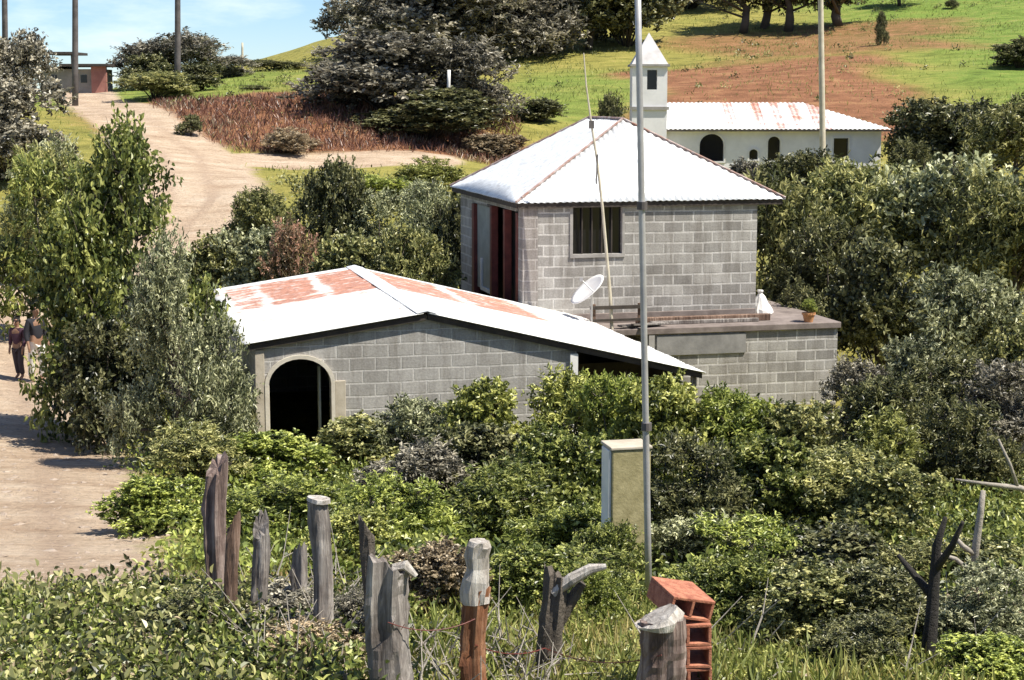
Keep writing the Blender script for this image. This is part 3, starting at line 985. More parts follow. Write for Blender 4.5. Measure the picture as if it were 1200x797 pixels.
# terrace and the storey under it
ter = MB()
ter.box((-0.2, -1.26, FZ - 0.13), (6.40, 6.0, FZ - 0.002))
ter.build('terrace_slab', CONCB, hip, bevel=0.015)
mb = MB()
mb.box((2.45, -1.2, -1.0), (6.35, -1.05, FZ - 0.132)); mb.box((6.2, -1.05, -1.0), (6.35, 5.9, FZ - 0.132)); mb.box((-0.1, 0.4, -1.0), (2.45, 0.55, FZ - 0.132)); mb.box((2.45, -1.05, -1.0), (2.6, 0.4, FZ - 0.132))
mb.build('lower_wall', BLOCK, hip)
mb = MB(); mb.box((2.47, -1.235, 0.86), (4.35, -1.203, 1.26)); mb.build('rendered_panel', mottled('grey_render', (0.17, 0.165, 0.16), (0.30, 0.29, 0.28), 3, 0.92, 0.4), hip, bevel=0.006)
mb = MB(); mb.box((0.32, D0_ - 0.06, FZ), (W1_ - 0.02, D0_ - 0.003, FZ + 0.2)); mb.build('plinth', CONCB, hip, bevel=0.01)
mb = MB()
for x, y in ((-0.1, -1.25), (1.2, -1.25), (2.3, -1.25)):
    mb.box((x, y, -1.0), (x + 0.12, y + 0.12, FZ - 0.135))
mb.build('terrace_post', CONC, hip)


def hipw(x, y, z=0.0):
    return hip.matrix_basis @ Vector((x, y, z)) if False else Vector((0.17 + x * math.cos(ROT) - y * math.sin(ROT), 34 + x * math.sin(ROT) + y * math.cos(ROT), z))


# things on the terrace
p = P(717, 388, 33.25); gx, gy = p.x, p.y
mast = thing('antenna_mast', 'tall thin pale bent mast rising past the roof in front of the hip-roofed house', 'mast', (gx, gy, FZ))
path = [P(u, v, 33.25) for u, v in ((717, 389), (715, 345), (711, 300), (706, 243), (700, 190), (693, 145), (687, 100), (684, 62))]
path[0].z = FZ - 0.01
mb = MB(); mb.tube([q - mast.location for q in path], [0.035, 0.033, 0.030, 0.027, 0.024, 0.020, 0.015, 0.010], 8)
mb.build('pole', POLEP, mast)
mb = MB(); q = path[5] - mast.location; mb.box((q.x - 0.05, q.y - 0.09, q.z - 0.09), (q.x + 0.05, q.y - 0.023, q.z + 0.06)); mb.build('clamp_box', POLED, mast)
mb = MB(); q = path[4] - mast.location; mb.tube([q + Vector((-0.02, -0.03, -0.42)), q + Vector((0.0, -0.03, 0.15))], 0.014, 6); mb.build('cable', POLED, mast)

c = P(690, 341, 33.0)
dish = thing('satellite_dish', 'white tilted satellite dish on the terrace beside the bent mast', 'satellite dish', (c.x, c.y, FZ))
nrm = Vector((-0.62, -0.22, 0.72)).normalized()
rot = nrm.to_track_quat('Z', 'Y').to_matrix().to_4x4()
M_ = Matrix.Translation(Vector((0, 0, c.z - FZ))) @ rot
mb = MB()
dv = [M_ @ Vector((0, 0, 0))]; dfc = []
for j in range(1, 7):
    rr = 0.40 * j / 6
    dv += [M_ @ Vector((rr * math.cos(2 * math.pi * k / 28), rr * math.sin(2 * math.pi * k / 28), 0.35 * rr * rr)) for k in range(28)]
for k in range(28):
    k2 = (k + 1) % 28
    dfc.append((0, 1 + k, 1 + k2))
    for j in range(5):
        q = 1 + j * 28
        dfc.append((q + k, q + 28 + k, q + 28 + k2, q + k2))
mb.add(dv, dfc)
o = mb.build('reflector', WHITE, dish, True); s = o.modifiers.new('t', 'SOLIDIFY'); s.thickness = 0.015
mb = MB(); mb.tube([(0.06, 0.06, 0), (0.06, 0.06, c.z - FZ - 0.06)], 0.022, 8); mb.build('pole', STEEL, dish)
mb = MB(); mb.tube([M_ @ Vector((0.3, 0.0, 0.02)), M_ @ Vector((0.16, 0, 0.33))], 0.012, 6); b0 = M_ @ Vector((0.16, 0, 0.33)); mb.box(b0 - Vector((.03, .03, .03)), b0 + Vector((.03, .03, .04))); mb.build('feed_arm', STEEL, dish)


def ter_thing(name, label, cat, x, y, rz=0.0, z=None, group=None):
    q = hipw(x, y, FZ if z is None else z)
    return thing(name, label, cat, q, ROT + rz, group)


t = ter_thing('wooden_rail', 'low dark timber rail at the terrace edge between the mast and the metal pole', 'railing', 1.45, -1.2)
mb = MB(); mb.box((-0.35, -0.03, 0.40), (0.75, 0.02, 0.47)); mb.box((-0.35, -0.03, 0.16), (0.75, 0.02, 0.21)); mb.build('rail', DARKW, t)
for x in (-0.3, 0.65):
    mb = MB(); mb.box((x, 0.021, -0.002), (x + 0.07, 0.08, 0.5)); mb.build('post', WOODB, t)
rr = random.Random(11)
for i, (x, y, lab) in enumerate(((2.2, -1.0, 'grey-brown boards piled on the terrace edge right of the metal pole'), (-0.1, -0.8, 'dark boards piled at the left end of the terrace'), (0.4, -1.0, 'reddish broken plank lying left of the satellite dish'), (0.95, -0.75, 'dark plank propped beneath the satellite dish'))):
    t = ter_thing('scrap_plank', lab, 'plank', x, y, 0.3 - 0.7 * i)
    mb = MB(); mb.box((-0.5, -0.08, 0.02), (0.45, 0.08, 0.055)); mb.box((-0.3, -0.2, 0.06), (0.55, -0.09, 0.09))
    mb.box((-0.2, -0.3, -0.002), (-0.1, 0.2, 0.02))
    o = mb.build('board', (WOODG, DARKW, REDW, WOODB)[i], t); o.rotation_euler = (0, (0.03, -0.1, 0.06, -0.12)[i], 0)
t = ter_thing('timber_beam', 'long brown timber beam lying along the foot of the block wall on the terrace', 'beam', 3.6, -0.6)
mb = MB(); mb.box((-1.35, -0.08, 0), (1.5, 0.08, 0.13)); mb.build('beam', WOODB, t, bevel=0.01)
mb = MB(); mb.box((-1.1, -0.2, 0), (1.2, -0.085, 0.07)); mb.build('batten', WOODG, t, bevel=0.01)
q = P(886, 364, 35.2)
t = ter_thing('white_sack', 'white sack slumped at the right corner of the hip-roofed house', 'sack', 5.25, 0.15)
mb = MB()
n_s = 18
prof = [(0.0, 0.17), (0.05, 0.20), (0.12, 0.19), (0.20, 0.155), (0.29, 0.115), (0.37, 0.085), (0.43, 0.05), (0.46, 0.035), (0.50, 0.055), (0.53, 0.05)]
fold = [1 + 0.16 * math.sin(3 * 2 * math.pi * q / n_s + 0.6) + rr.uniform(-.12, .12) for q in range(n_s)]
V = [((r_ * fold[q] * (1.15 + 0.1 * math.sin(20 * z + q))) * math.cos(2 * math.pi * q / n_s) - 0.10 * z, r_ * fold[(q + 3) % n_s] * math.sin(2 * math.pi * q / n_s), z + (0.02 * math.sin(2.2 * q) if 0 < z < 0.45 else 0)) for z, r_ in prof for q in range(n_s)]
Fc = [(a * n_s + q, a * n_s + (q + 1) % n_s, (a + 1) * n_s + (q + 1) % n_s, (a + 1) * n_s + q) for a in range(len(prof) - 1) for q in range(n_s)]
Fc.append(tuple(range(n_s - 1, -1, -1))); Fc.append(tuple(range((len(prof) - 1) * n_s, len(prof) * n_s)))
mb.add(V, Fc)
mb.build('sack', WHITE, t)
t = ter_thing('flower_pot', 'small orange clay pot standing on the terrace edge right of the white sack', 'flower pot', 5.75, -1.1)
mb = MB(); mb.tube([(0, 0, 0), (0, 0, 0.15), (0, 0, 0.151), (0, 0, 0.19)], [0.085, 0.125, 0.14, 0.14], 16); mb.build('pot', mottled('orange_clay', (0.5, 0.22, 0.09), (0.62, 0.32, 0.15), 8), t)
me, st = VAR['round'][2]
o = link('plant', me, t); o.scale = (0.34, 0.34, 0.3); o.location = (0, 0, 0.16); o.material_slots[0].link = 'OBJECT'; o.material_slots[0].material = L['lush']

# ------------------------------------------------------------------ the church
CY = 75.0
ch = thing('church', 'long whitewashed church with arched windows, bell tower and rust-streaked tin roof', 'church', (P(780, 152, CY).x, CY, P(900, 214, CY).z))
cz = ch.location.z


def cxz(u, v, Y=CY):
    q = P(u, v, Y); return q.x - ch.location.x, q.z - cz


clen, cez = cxz(1033, 152)
crz = cxz(880, 121, CY + 2.6)[1]
cdep = 5.4
mb = MB()


def arch_hole_wall(mb, x0, x1, z0, z1, holes, y0, y1):
    """wall made of butted strips with holes (xa, xb, za, zb, arched)"""
    x = x0
    for xa, xb, za, zb, arched in sorted(holes):
        mb.box((x, y0, z0), (xa, y1, z1))
        mb.box((xa, y0, z0), (xb, y1, za))
        if arched:
            r = (xb - xa) / 2; c0 = (xa + xb) / 2; zs = zb - r * 0.9
            a = [(c0 - r * math.cos(math.pi * i / 12), zs + r * 0.9 * math.sin(math.pi * i / 12)) for i in range(13)]
            mb.prism(a + [(xb, z1), (xa, z1)], y0, y1)
        else:
            mb.box((xa, y0, zb), (xb, y1, z1))
        x = xb
    mb.box((x, y0, z0), (x1, y1, z1))


H = []
for u0, u1, v0, v1, ar in ((820, 848, 157, 189, True), (878, 888, 175, 187, True), (900, 914, 160, 188, True), (977, 994, 162, 188, False)):
    xa, zb = cxz(u0, v0); xb, za = cxz(u1, v1)
    H.append((xa, xb, za, zb, ar))
arch_hole_wall(mb, 0, clen, -1.2, cez, H, 0, 0.35)
mb.box((0, 0.35, -1.2), (0.3, cdep, cez)); mb.box((clen - 0.3, 0.35, -1.2), (clen, cdep, cez)); mb.box((0.3, cdep - 0.3, -1.2), (clen - 0.3, cdep, cez))
mb.build('wall', CHURCHW, ch)
for xa, xb, za, zb, ar in H:
    mb = MB(); mb.box((xa + 0.001, 0.2, za + 0.001), (xb - 0.001, 0.24, zb + 0.2))
    wdw = mb.build('window', GLASS, ch)
    f = 0.07
    mb = MB()
    mb.box((xa - f, -0.05, za - f), (xa, -0.003, zb - (0.45 * (xb - xa) if ar else 0))); mb.box((xb, -0.05, za - f), (xb + f, -0.003, zb - (0.45 * (xb - xa) if ar else 0)))
    mb.box((xa, -0.05, za - f), (xb, -0.003, za))
    if ar:
        r = (xb - xa) / 2; c0 = (xa + xb) / 2; zs = zb - r * 0.9
        for i in range(12):
            t0, t1 = math.pi * i / 12, math.pi * (i + 1) / 12
            g = lambda t, k: (c0 - k * math.cos(t), zs + 0.9 * k * math.sin(t))
            mb.prism([g(t0, r), g(t1, r), g(t1, r + f), g(t0, r + f)][::-1], -0.05, -0.003)
    else:
        mb.box((xa - f, -0.05, zb), (xb + f, -0.003, zb + f))
    mb.build('window_frame', WHITE, wdw)
zr = lambda y: cez + 0.02 + (crz - cez) * min(y + 0.35, 2 * (cdep / 2 + 0.35) - (y + 0.35)) / (cdep / 2 + 0.35)
# ribs run down the slope: build in a turned frame (x <-> y)
V, Fc, rst = [], [], []
rl = clen - 2.6 / 1.0
ov = 0.4
nn = 260
rc = random.Random(3)
strip = [rc.random() for _ in range(60)]
for side in (0, 1):
    base = len(V)
    for i in range(nn + 1):
        x = -0.2 + (clen + ov + 0.2) * i / nn
        hx = min(1.0, max(0.0, (clen + ov - x) / 3.4))
        zc = 0.02 * math.cos(2 * math.pi * x / 0.2)
        for j in range(4):
            f = j / 3 * hx
            y = -0.35 + (cdep / 2 + 0.35) * f if side == 0 else cdep + 0.35 - (cdep / 2 + 0.35) * f
            V.append((x, y, cez + 0.03 + (crz - cez) * f + zc)); rst.append((0.75 if strip[int((x + 0.2) / 0.42) % 60] > 0.5 and 2.0 < x < 7.2 else 0.1) * (0.5 + 0.5 * f))
    for i in range(nn):
        for j in range(3):
            q = base + i * 4 + j
            Fc.append((q, q + 4, q + 5, q + 1) if side == 0 else (q, q + 1, q + 5, q + 4))
# hipped end
base = len(V)
V += [(clen + ov, -0.35, cez + 0.03), (clen + ov, cdep + 0.35, cez + 0.03), (clen + ov - 3.4, cdep / 2, crz + 0.03)]; rst += [0, 0, 0]
Fc.append((base, base + 1, base + 2))
me = bpy.data.meshes.new('roof'); me.from_pydata(V, [], Fc); me.materials.append(ROOFC)
at = me.attributes.new('rust', 'FLOAT', 'POINT'); at.data.foreach_set('value', rst); me.update()
link('roof', me, ch)
mb = MB(); mb.box((-0.15, -0.32, cez - 0.07), (clen + ov - 0.02, -0.27, cez + 0.0)); mb.build('eave_board', CONCB, ch)
# tower
tx0, tz1 = cxz(741, 78, CY - 0.5); tx1, _z = cxz(782, 78, CY - 0.5)
tcx, tw = (tx0 + tx1) / 2, (tx1 - tx0)
mb = MB()
bx0, bz1 = cxz(758.5, 82, CY - 0.6); bx1, bz0 = cxz(770, 105, CY - 0.6)
y0 = -0.6
wtk = 0.25
mb.box((tx0, y0, -1.2), (bx0, y0 + wtk, tz1)); mb.box((bx1, y0, -1.2), (tx1, y0 + wtk, tz1)); mb.box((bx0, y0, -1.2), (bx1, y0 + wtk, bz0)); mb.box((bx0, y0, bz1), (bx1, y0 + wtk, tz1))
mb.box((tx0, y0 + wtk, -1.2), (tx0 + wtk, y0 + tw, tz1)); mb.box((tx1 - wtk, y0 + wtk, -1.2), (tx1, y0 + tw, tz1)); mb.box((tx0 + wtk, y0 + tw - wtk, -1.2), (tx1 - wtk, y0 + tw, tz1))
tow = mb.build('bell_tower', CHURCHW, ch)
mb = MB(); mb.box((bx0 - 0.0, y0 + 0.252, bz0 - 0.1), (bx1 + 0.0, y0 + 0.27, bz1 + 0.1)); mb.build('belfry_opening', GLASS, tow)
zl = cxz(760, 127, CY - 0.6)[1]
mb = MB()
mb.box((tx0 - 0.08, y0 - 0.08, zl - 0.07), (tx1 + 0.08, y0 - 0.002, zl + 0.07)); mb.box((tx1 + 0.002, y0 - 0.002, zl - 0.07), (tx1 + 0.08, y0 + tw, zl + 0.07))
mb.build('ledge', CONC, tow)
mb = MB(); mb.box((tx0 - 0.1, y0 - 0.1, tz1), (tx1 + 0.1, y0 + tw + 0.1, tz1 + 0.1))
mb.build('cornice', CONC, tow)
sz = cxz(761, 38, CY)[1]
mb = MB(); cyt = y0 + tw / 2; e = 0.03
a = [(tx0 - e, y0 - e, tz1 + 0.1), (tx1 + e, y0 - e, tz1 + 0.1), (tx1 + e, y0 + tw + e, tz1 + 0.1), (tx0 - e, y0 + tw + e, tz1 + 0.1)]
for i in range(4): mb.poly([a[i], a[(i + 1) % 4], (tcx, cyt, sz)])
mb.poly(a[::-1])
mb.build('spire', mottled('spire_sheet', (0.42, 0.40, 0.40), (0.62, 0.60, 0.60), 2, 0.7, 0.2), tow)

# ------------------------------------------------------------------ the small house on the crest
hY = 98.0
hp = P(90, 104, hY)
fh = thing('crest_house', 'small far house with reddish wall and dark flat roof on the road crest', 'house', (hp.x, hY, G(hp.x, hY)))
k = hY / F
hz = lambda v: P(90, v, hY).z - fh.location.z
mb = MB(); mb.box((-2.05, 0, -1), (1.35, 3, hz(81))); mb.build('wall', mottled('far_wall', (0.20, 0.185, 0.165), (0.33, 0.31, 0.28), 2), fh)
mb = MB(); mb.box((0.9, -0.25, -1), (1.75, -0.003, hz(78))); mb.build('red_wall', mottled('far_red', (0.28, 0.11, 0.085), (0.42, 0.2, 0.16), 2), fh)
mb = MB(); mb.box((-0.8, -0.6, hz(78)), (1.95, 3.3, hz(75))); mb.build('roof', DARKW, fh)
mb = MB(); mb.box((-2.2, -0.5, hz(81) + 0.0), (-0.81, 3.2, hz(78))); mb.build('roof', DARKW, fh)
mb = MB(); mb.box((-1.75, -0.6, hz(64)), (-0.05, 3.0, hz(61)))
for x in (-1.6, -0.2):
    mb.box((x, -0.3, hz(78) + 0.0), (x + 0.1, -0.2, hz(64)))
mb.build('canopy', DARKW, fh)
for x in (-1.45, 0.25):
    mb = MB(); mb.box((x, -0.03, hz(97)), (x + 0.35, -0.003, hz(88))); mb.build('window', GLASS, fh)

# ------------------------------------------------------------------ poles
def pole(name, label, u0, v0, u1, v1, Y, r0, r1, m, group=None, extra=None):
    """from the base pixel (u1, v1) up to (u0, v0)"""
    a, b = P(u1, v1, Y), P(u0, v0, Y)
    gz = G(a.x, Y)
    t = thing(name, label, 'pole', (a.x, Y, gz), 0, group)
    mb = MB()
    top = b - Vector((a.x, Y, gz))
    n = 6
    mb.tube([Vector((0, 0, -0.3)).lerp(top, i / n) for i in range(n + 1)], [r0 + (r1 - r0) * i / n for i in range(n + 1)], 12)
    mb.build('shaft', m, t, True)
    return t, top


t, top = pole('metal_pole', 'slender grey metal pole rising out of the bushes in front of the hip-roofed house', 746.5, -60, 762, 688, 13.0, 0.0265, 0.024, STEEL)
for f in (0.28, 0.62):
    q = top * f
    mb = MB(); mb.tube([q - Vector((0, 0, 0.03)), q + Vector((0, 0, 0.03))], 0.04, 12); mb.build('clamp', POLED, t)
for lab, u0, v0, u1, v1, Y, r, m in (
        ('leftmost dark utility pole, cut off by the left edge of the photo', 4, -140, 6, 110, 88, 0.16, POLED),
        ('dark utility pole standing on the road crest in front of the small far house', 88, -160, 88, 128, 86, 0.16, POLED),
        ('dark utility pole rising from the round tree right of the road crest', 208, -150, 208, 105, 92, 0.17, POLED),
        ('tiny far pole on the skyline right of the road crest', 284, 50, 284, 84, 125, 0.10, POLEP),
        ('pale utility pole standing in front of the church roof', 960, -120, 966, 200, 70, 0.13, POLEP)):
    t, top = pole('utility_pole', lab, u0, v0, u1, v1, Y, r, r * 0.75, m)
    if v0 < 0:
        mb = MB(); mb.box((-0.9, -0.17, top.z - 0.45), (0.9, -0.08, top.z - 0.33)); mb.build('crossarm', DARKW, t)
        for x in (-0.8, -0.3, 0.3, 0.8):
            mb = MB(); mb.tube([(x, -0.12, top.z - 0.33), (x, -0.12, top.z - 0.2)], [0.05, 0.03], 8); mb.build('insulator', WHITE, t)
t, top = pole('white_post', 'thin white post on the bank in front of the dark grey trees', 526, 82, 525, 148, 79.5, 0.085, 0.08, WHITE)
mb = MB(); mb.box((-0.22, -0.2, 0.0), (0.22, 0.2, 0.42)); mb.build('footing', CONC, t)

# ------------------------------------------------------------------ trees and shrubs, read off the photograph
# label, category, u, top v, distance, width px, kind, leaf, group
TREES = 'trees on the far slope'
SHR = 'bushes of the thicket below the houses'
RT = 'trees right of the houses'
plants = [
 # left side, by the road
 ('leafy_tree', 'tall leafy green tree leaning over the dirt road left of the arched house', 'tree', 134, 152, 27.0, 182, 'tall', 'green', None),
 ('leafy_tree', 'rounded green bush behind the left flank of the tall roadside tree', 'tree', 62, 190, 38.5, 115, 'round', 'green', None),
 ('silver_shrub', 'big silvery shrub standing left of the arched doorway', 'shrub', 200, 283, 23.0, 142, 'tall', 'silver', None),
 ('silver_shrub', 'dark lower shrub at the foot of the tall roadside tree', 'shrub', 128, 380, 25.2, 95, 'round', 'dark', None),
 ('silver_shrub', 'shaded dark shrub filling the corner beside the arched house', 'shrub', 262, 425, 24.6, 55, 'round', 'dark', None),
 ('grey_tree', 'dark grey tree at the left edge below the leftmost utility pole', 'tree', 14, 38, 72, 78, 'tree', 'grey', TREES),
 ('grey_tree', 'dark grey tree at the left edge, lower and nearer than the one on the skyline', 'tree', 8, 92, 58, 120, 'round', 'grey', None),
 ('pale_shrub', 'small pale shrub beside the road below the left dark trees', 'shrub', 48, 165, 50, 75, 'round', 'silver', None),
 ('pale_shrub', 'olive shrub behind the top of the tall roadside tree', 'shrub', 62, 175, 46, 80, 'round', 'olive', None),
 ('round_tree', 'rounded tree on the skyline around the third utility pole', 'tree', 200, 40, 101, 100, 'tree', 'grey', TREES),
 ('round_tree', 'smaller green tree left of the round skyline tree', 'tree', 172, 64, 97, 50, 'round', 'dark', TREES),
 ('pale_shrub', 'olive shrub at the roadside below the round skyline tree', 'shrub', 180, 84, 89, 80, 'round', 'olive', None),
 ('pale_shrub', 'dark shrub on the bank right of the third utility pole', 'shrub', 236, 75, 93, 50, 'round', 'dark', None),
 ('pale_shrub', 'grey bush on the skyline beside the tiny far pole', 'shrub', 265, 66, 112, 50, 'round', 'grey', None),
 ('pale_shrub', 'low dark bush on the skyline right of the tiny far pole', 'shrub', 318, 70, 118, 60, 'mat', 'dark', None),
 ('pale_shrub', 'small dark bush on top of the red bank', 'shrub', 300, 100, 90, 30, 'round', 'dark', None),
 ('pale_shrub', 'green tuft on the red bank face below the skyline bushes', 'shrub', 222, 135, 76, 24, 'round', 'dark', None),
 ('silver_shrub', 'dark low bush at the road edge right of the two people', 'shrub', 96, 392, 26.5, 70, 'round', 'dark', None),
 # dark trees in the middle distance
 ('grey_tree', 'large dark grey tree left of the thin white post', 'tree', 458, 38, 82, 150, 'round', 'grey', TREES),
 ('grey_tree', 'dark grey tree directly behind the thin white post', 'tree', 540, 48, 83, 105, 'round', 'grey', TREES),
 ('grey_tree', 'smaller grey tree at the left of the large dark grey trees', 'tree', 412, 55, 90, 85, 'round', 'grey', TREES),
 ('grey_tree', 'low dark bush at the foot of the large dark grey tree', 'shrub', 500, 105, 78, 130, 'round', 'dark', None),
 ('bare_tree', 'thin tree with sky showing through on the left end of the hilltop wood', 'tree', 408, 2, 128, 60, 'thin', 'grey', TREES),
 ('hill_tree', 'grey hilltop tree next to the thin open one', 'tree', 455, -22, 124, 110, 'round', 'grey', TREES),
 ('hill_tree', 'hilltop tree above the large dark grey tree', 'tree', 515, -35, 120, 130, 'round', 'grey', TREES),
 ('hill_tree', 'hilltop tree above the tree behind the white post', 'tree', 575, -40, 122, 125, 'round', 'grey', TREES),
 ('hill_tree', 'dark hilltop tree above the yellow-green slope', 'tree', 632, -45, 124, 110, 'round', 'grey', TREES),
 ('hill_tree', 'dark tree on the slope left of the bell tower', 'tree', 690, -35, 126, 105, 'tree', 'dark', TREES),
 ('hill_tree', 'dark tree on the slope straight above the bell tower', 'tree', 735, -50, 128, 95, 'round', 'dark', TREES),
 ('hill_tree', 'grey tree on the slope right of the metal pole top', 'tree', 805, -60, 150, 120, 'round', 'grey', TREES),
 ('round_bush', 'dark round bush on the grass left of the hip roof peak', 'shrub', 633, 116, 85, 52, 'round', 'dark', None),
 ('round_bush', 'dark bush beside the foot of the bell tower', 'shrub', 722, 112, 78, 40, 'round', 'dark', None),
 # row on the upper slope
 ('row_tree', 'leftmost tree of the row on the upper slope', 'tree', 872, -62, 134, 62, 'tree', 'dark', 'row of trees on the upper slope'),
 ('row_tree', 'second tree of the row on the upper slope', 'tree', 897, -70, 136, 66, 'tree', 'dark', 'row of trees on the upper slope'),
 ('row_tree', 'third tree of the row on the upper slope', 'tree', 926, -65, 134, 62, 'tree', 'dark', 'row of trees on the upper slope'),
 ('row_tree', 'rightmost tree of the row on the upper slope', 'tree', 985, -60, 133, 70, 'tree', 'dark', 'row of trees on the upper slope'),
 ('slope_bush', 'small dark upright bush on the slope above the church roof', 'shrub', 1033, 14, 116, 15, 'tall', 'dark', None),
 ('slope_bush', 'dark tree at the top of the bright green slope', 'tree', 1056, -40, 142, 60, 'tree', 'dark', TREES),
 ('slope_bush', 'tiny dark bush on the bright green slope', 'shrub', 1117, -4, 138, 14, 'round', 'dark', None),
 ('slope_bush', 'dark bush at the right edge on the bright green slope', 'shrub', 1195, 44, 104, 62, 'round', 'dark', None),
 # round the church
 ('church_bush', 'bush in front of the middle windows of the church', 'shrub', 938, 178, 60, 85, 'round', 'dark', None),
 ('church_bush', 'low grey bush against the left part of the church wall', 'shrub', 885, 190, 62, 60, 'mat', 'grey', None),
 ('church_bush', 'dark tree at the right end of the church', 'tree', 1098, 118, 72, 85, 'tree', 'dark', None),
 ('church_bush', 'dark bush right of the church below the green slope', 'shrub', 1135, 122, 70, 110, 'round', 'dark', None),
 ('church_bush', 'olive tree at the right edge below the dark slope bush', 'tree', 1195, 110, 66, 100, 'tree', 'olive', None),
 ('church_bush', 'low dark bush right of the church corner', 'shrub', 1082, 165, 62, 70, 'round', 'dark', None),
 ('church_bush', 'low olive bush in front of the church corner', 'shrub', 1000, 198, 60, 60, 'round', 'olive', None),
 # between the road and the hip-roofed house
 ('mid_shrub', 'grey-green shrub at the road bend above the silvery shrub', 'shrub', 252, 275, 41, 70, 'round', 'olive', None),
 ('mid_shrub', 'tall grey-green shrub right of the pale road', 'shrub', 305, 222, 46, 70, 'round', 'olive', None),
 ('mid_shrub', 'dull grey shrub behind the rusty roof corner', 'shrub', 300, 268, 39.5, 85, 'round', 'silver', None),
 ('mid_shrub', 'pink-tinged bush behind the low roof', 'shrub', 350, 262, 38.5, 55, 'round', 'pink', None),
 ('mid_shrub', 'small dark forked tree behind the low roof', 'tree', 392, 190, 43, 62, 'tree', 'dark', None),
 ('mid_shrub', 'grey bush between the forked tree and the pale spiky bush', 'shrub', 432, 226, 43, 85, 'round', 'silver', None),
 ('mid_shrub', 'pale spiky bush left of the hip-roofed house', 'shrub', 498, 215, 42, 100, 'tall', 'silver', None),
 ('mid_shrub', 'low dark bush right behind the low roof ridge', 'shrub', 415, 275, 37, 95, 'round', 'olive', None),
 ('mid_shrub', 'low olive bush behind the low roof beside the red door posts', 'shrub', 490, 268, 36.6, 85, 'round', 'olive', None),
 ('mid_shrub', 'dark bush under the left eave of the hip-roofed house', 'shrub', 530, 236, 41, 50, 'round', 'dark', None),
 ('mid_shrub', 'yellowish bush at the foot of the tan track', 'shrub', 510, 186, 62, 75, 'mat', 'yellow', None),
 ('mid_shrub', 'green low bush below the tan track', 'shrub', 440, 204, 58, 70, 'mat', 'lush', None),
 ('mid_shrub', 'reddish-brown scrub on the bank right of the grey trees', 'shrub', 585, 158, 76, 70, 'mat', 'dry', None),
 ('mid_shrub', 'dry brown scrub at the left foot of the red bank', 'shrub', 345, 150, 74, 60, 'mat', 'dry', None),
 # right of the houses
 ('right_tree', 'olive tree right of the hip roof corner', 'tree', 925, 212, 41, 105, 'round', 'olive', RT),
 ('right_tree', 'tall rounded olive tree below the church corner', 'tree', 1020, 192, 44, 150, 'tree', 'olive', RT),
 ('right_tree', 'broad pale-topped tree right of the rounded olive tree', 'tree', 1105, 188, 43, 150, 'tree', 'silver', RT),
 ('right_tree', 'tree cut by the right edge level with the hip roof', 'tree', 1195, 205, 41, 130, 'tree', 'olive', RT),
 ('right_tree', 'dark tree behind the white sack and flower pot', 'tree', 960, 262, 39.5, 110, 'round', 'dark', RT),
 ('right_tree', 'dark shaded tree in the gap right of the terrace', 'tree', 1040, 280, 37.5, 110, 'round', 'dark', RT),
 ('right_tree', 'rounded silvery shrub at the right, standing in front of the dark gap', 'shrub', 1148, 318, 33, 125, 'round', 'silver', RT),
 ('right_tree', 'pale upright shrub right of the block wall end', 'shrub', 1070, 398, 29, 80, 'round', 'silver', RT),
 ('right_tree', 'grey shrub at the right end of the block wall', 'shrub', 1005, 425, 28.5, 75, 'round', 'grey', RT),
 ('right_tree', 'grey twiggy shrub at the right edge above the dark hollow', 'shrub', 1175, 425, 27, 120, 'round', 'grey', RT),
 ('right_tree', 'dark green bush over the right end of the terrace', 'shrub', 935, 335, 37.2, 75, 'mat', 'dark', RT),
 # thicket below the houses, upper row
 ('thicket_bush', 'grey-green bush right of the arched doorway', 'shrub', 440, 490, 23.5, 110, 'round', 'olive', SHR),
 ('thicket_bush', 'brownish bush below the gable wall of the low house', 'shrub', 505, 470, 23.4, 95, 'round', 'silver', SHR),
 ('thicket_bush', 'yellow-green bush below the black hole in the gable wall', 'shrub', 570, 448, 23.2, 105, 'round', 'yellow', SHR),
 ('thicket_bush', 'yellow-green bush below the white corner pilaster', 'shrub', 650, 442, 23.5, 115, 'round', 'yellow', SHR),
 ('thicket_bush', 'green bush just left of the metal pole, under the porch', 'shrub', 718, 440, 23.0, 100, 'round', 'lush', SHR),
 ('thicket_bush', 'bright bush just right of the metal pole under the roof end', 'shrub', 800, 446, 22.4, 110, 'round', 'yellow', SHR),
 ('thicket_bush', 'green bush below the middle of the lower block wall', 'shrub', 870, 462, 22.5, 105, 'round', 'lush', SHR),
 ('thicket_bush', 'olive bush below the right half of the lower block wall', 'shrub', 940, 474, 22.3, 105, 'round', 'olive', SHR),
 ('thicket_bush', 'yellow-green bush past the right end of the block wall', 'shrub', 1020, 488, 21.5, 110, 'round', 'yellow', SHR),
 ('thicket_bush', 'dark bush at the right edge beside the black hollow', 'shrub', 1130, 470, 22.5, 110, 'round', 'dark', SHR),
 # middle rows
 ('thicket_bush', 'low green bush in front of the arched doorway', 'shrub', 325, 512, 21.0, 110, 'round', 'lush', SHR),
 ('thicket_bush', 'dark bush at the foot of the silvery shrub', 'shrub', 225, 500, 20.5, 100, 'round', 'olive', SHR),
 ('thicket_bush', 'low green bush at the road edge below the silvery shrub', 'shrub', 185, 560, 17.2, 95, 'round', 'lush', SHR),
 ('thicket_bush', 'dark grey bush between the doorway and the pale topped post', 'shrub', 470, 520, 19.0, 110, 'round', 'grey', SHR),
 ('thicket_bush', 'green bush behind the big grey split post', 'shrub', 470, 560, 16.3, 120, 'round', 'lush', SHR),
 ('thicket_bush', 'dark bush left of the olive pillar, halfway up the thicket', 'shrub', 560, 505, 19.5, 120, 'round', 'dark', SHR),
 ('thicket_bush', 'leafy green bush behind the white topped post', 'shrub', 590, 550, 16.8, 130, 'round', 'green', SHR),
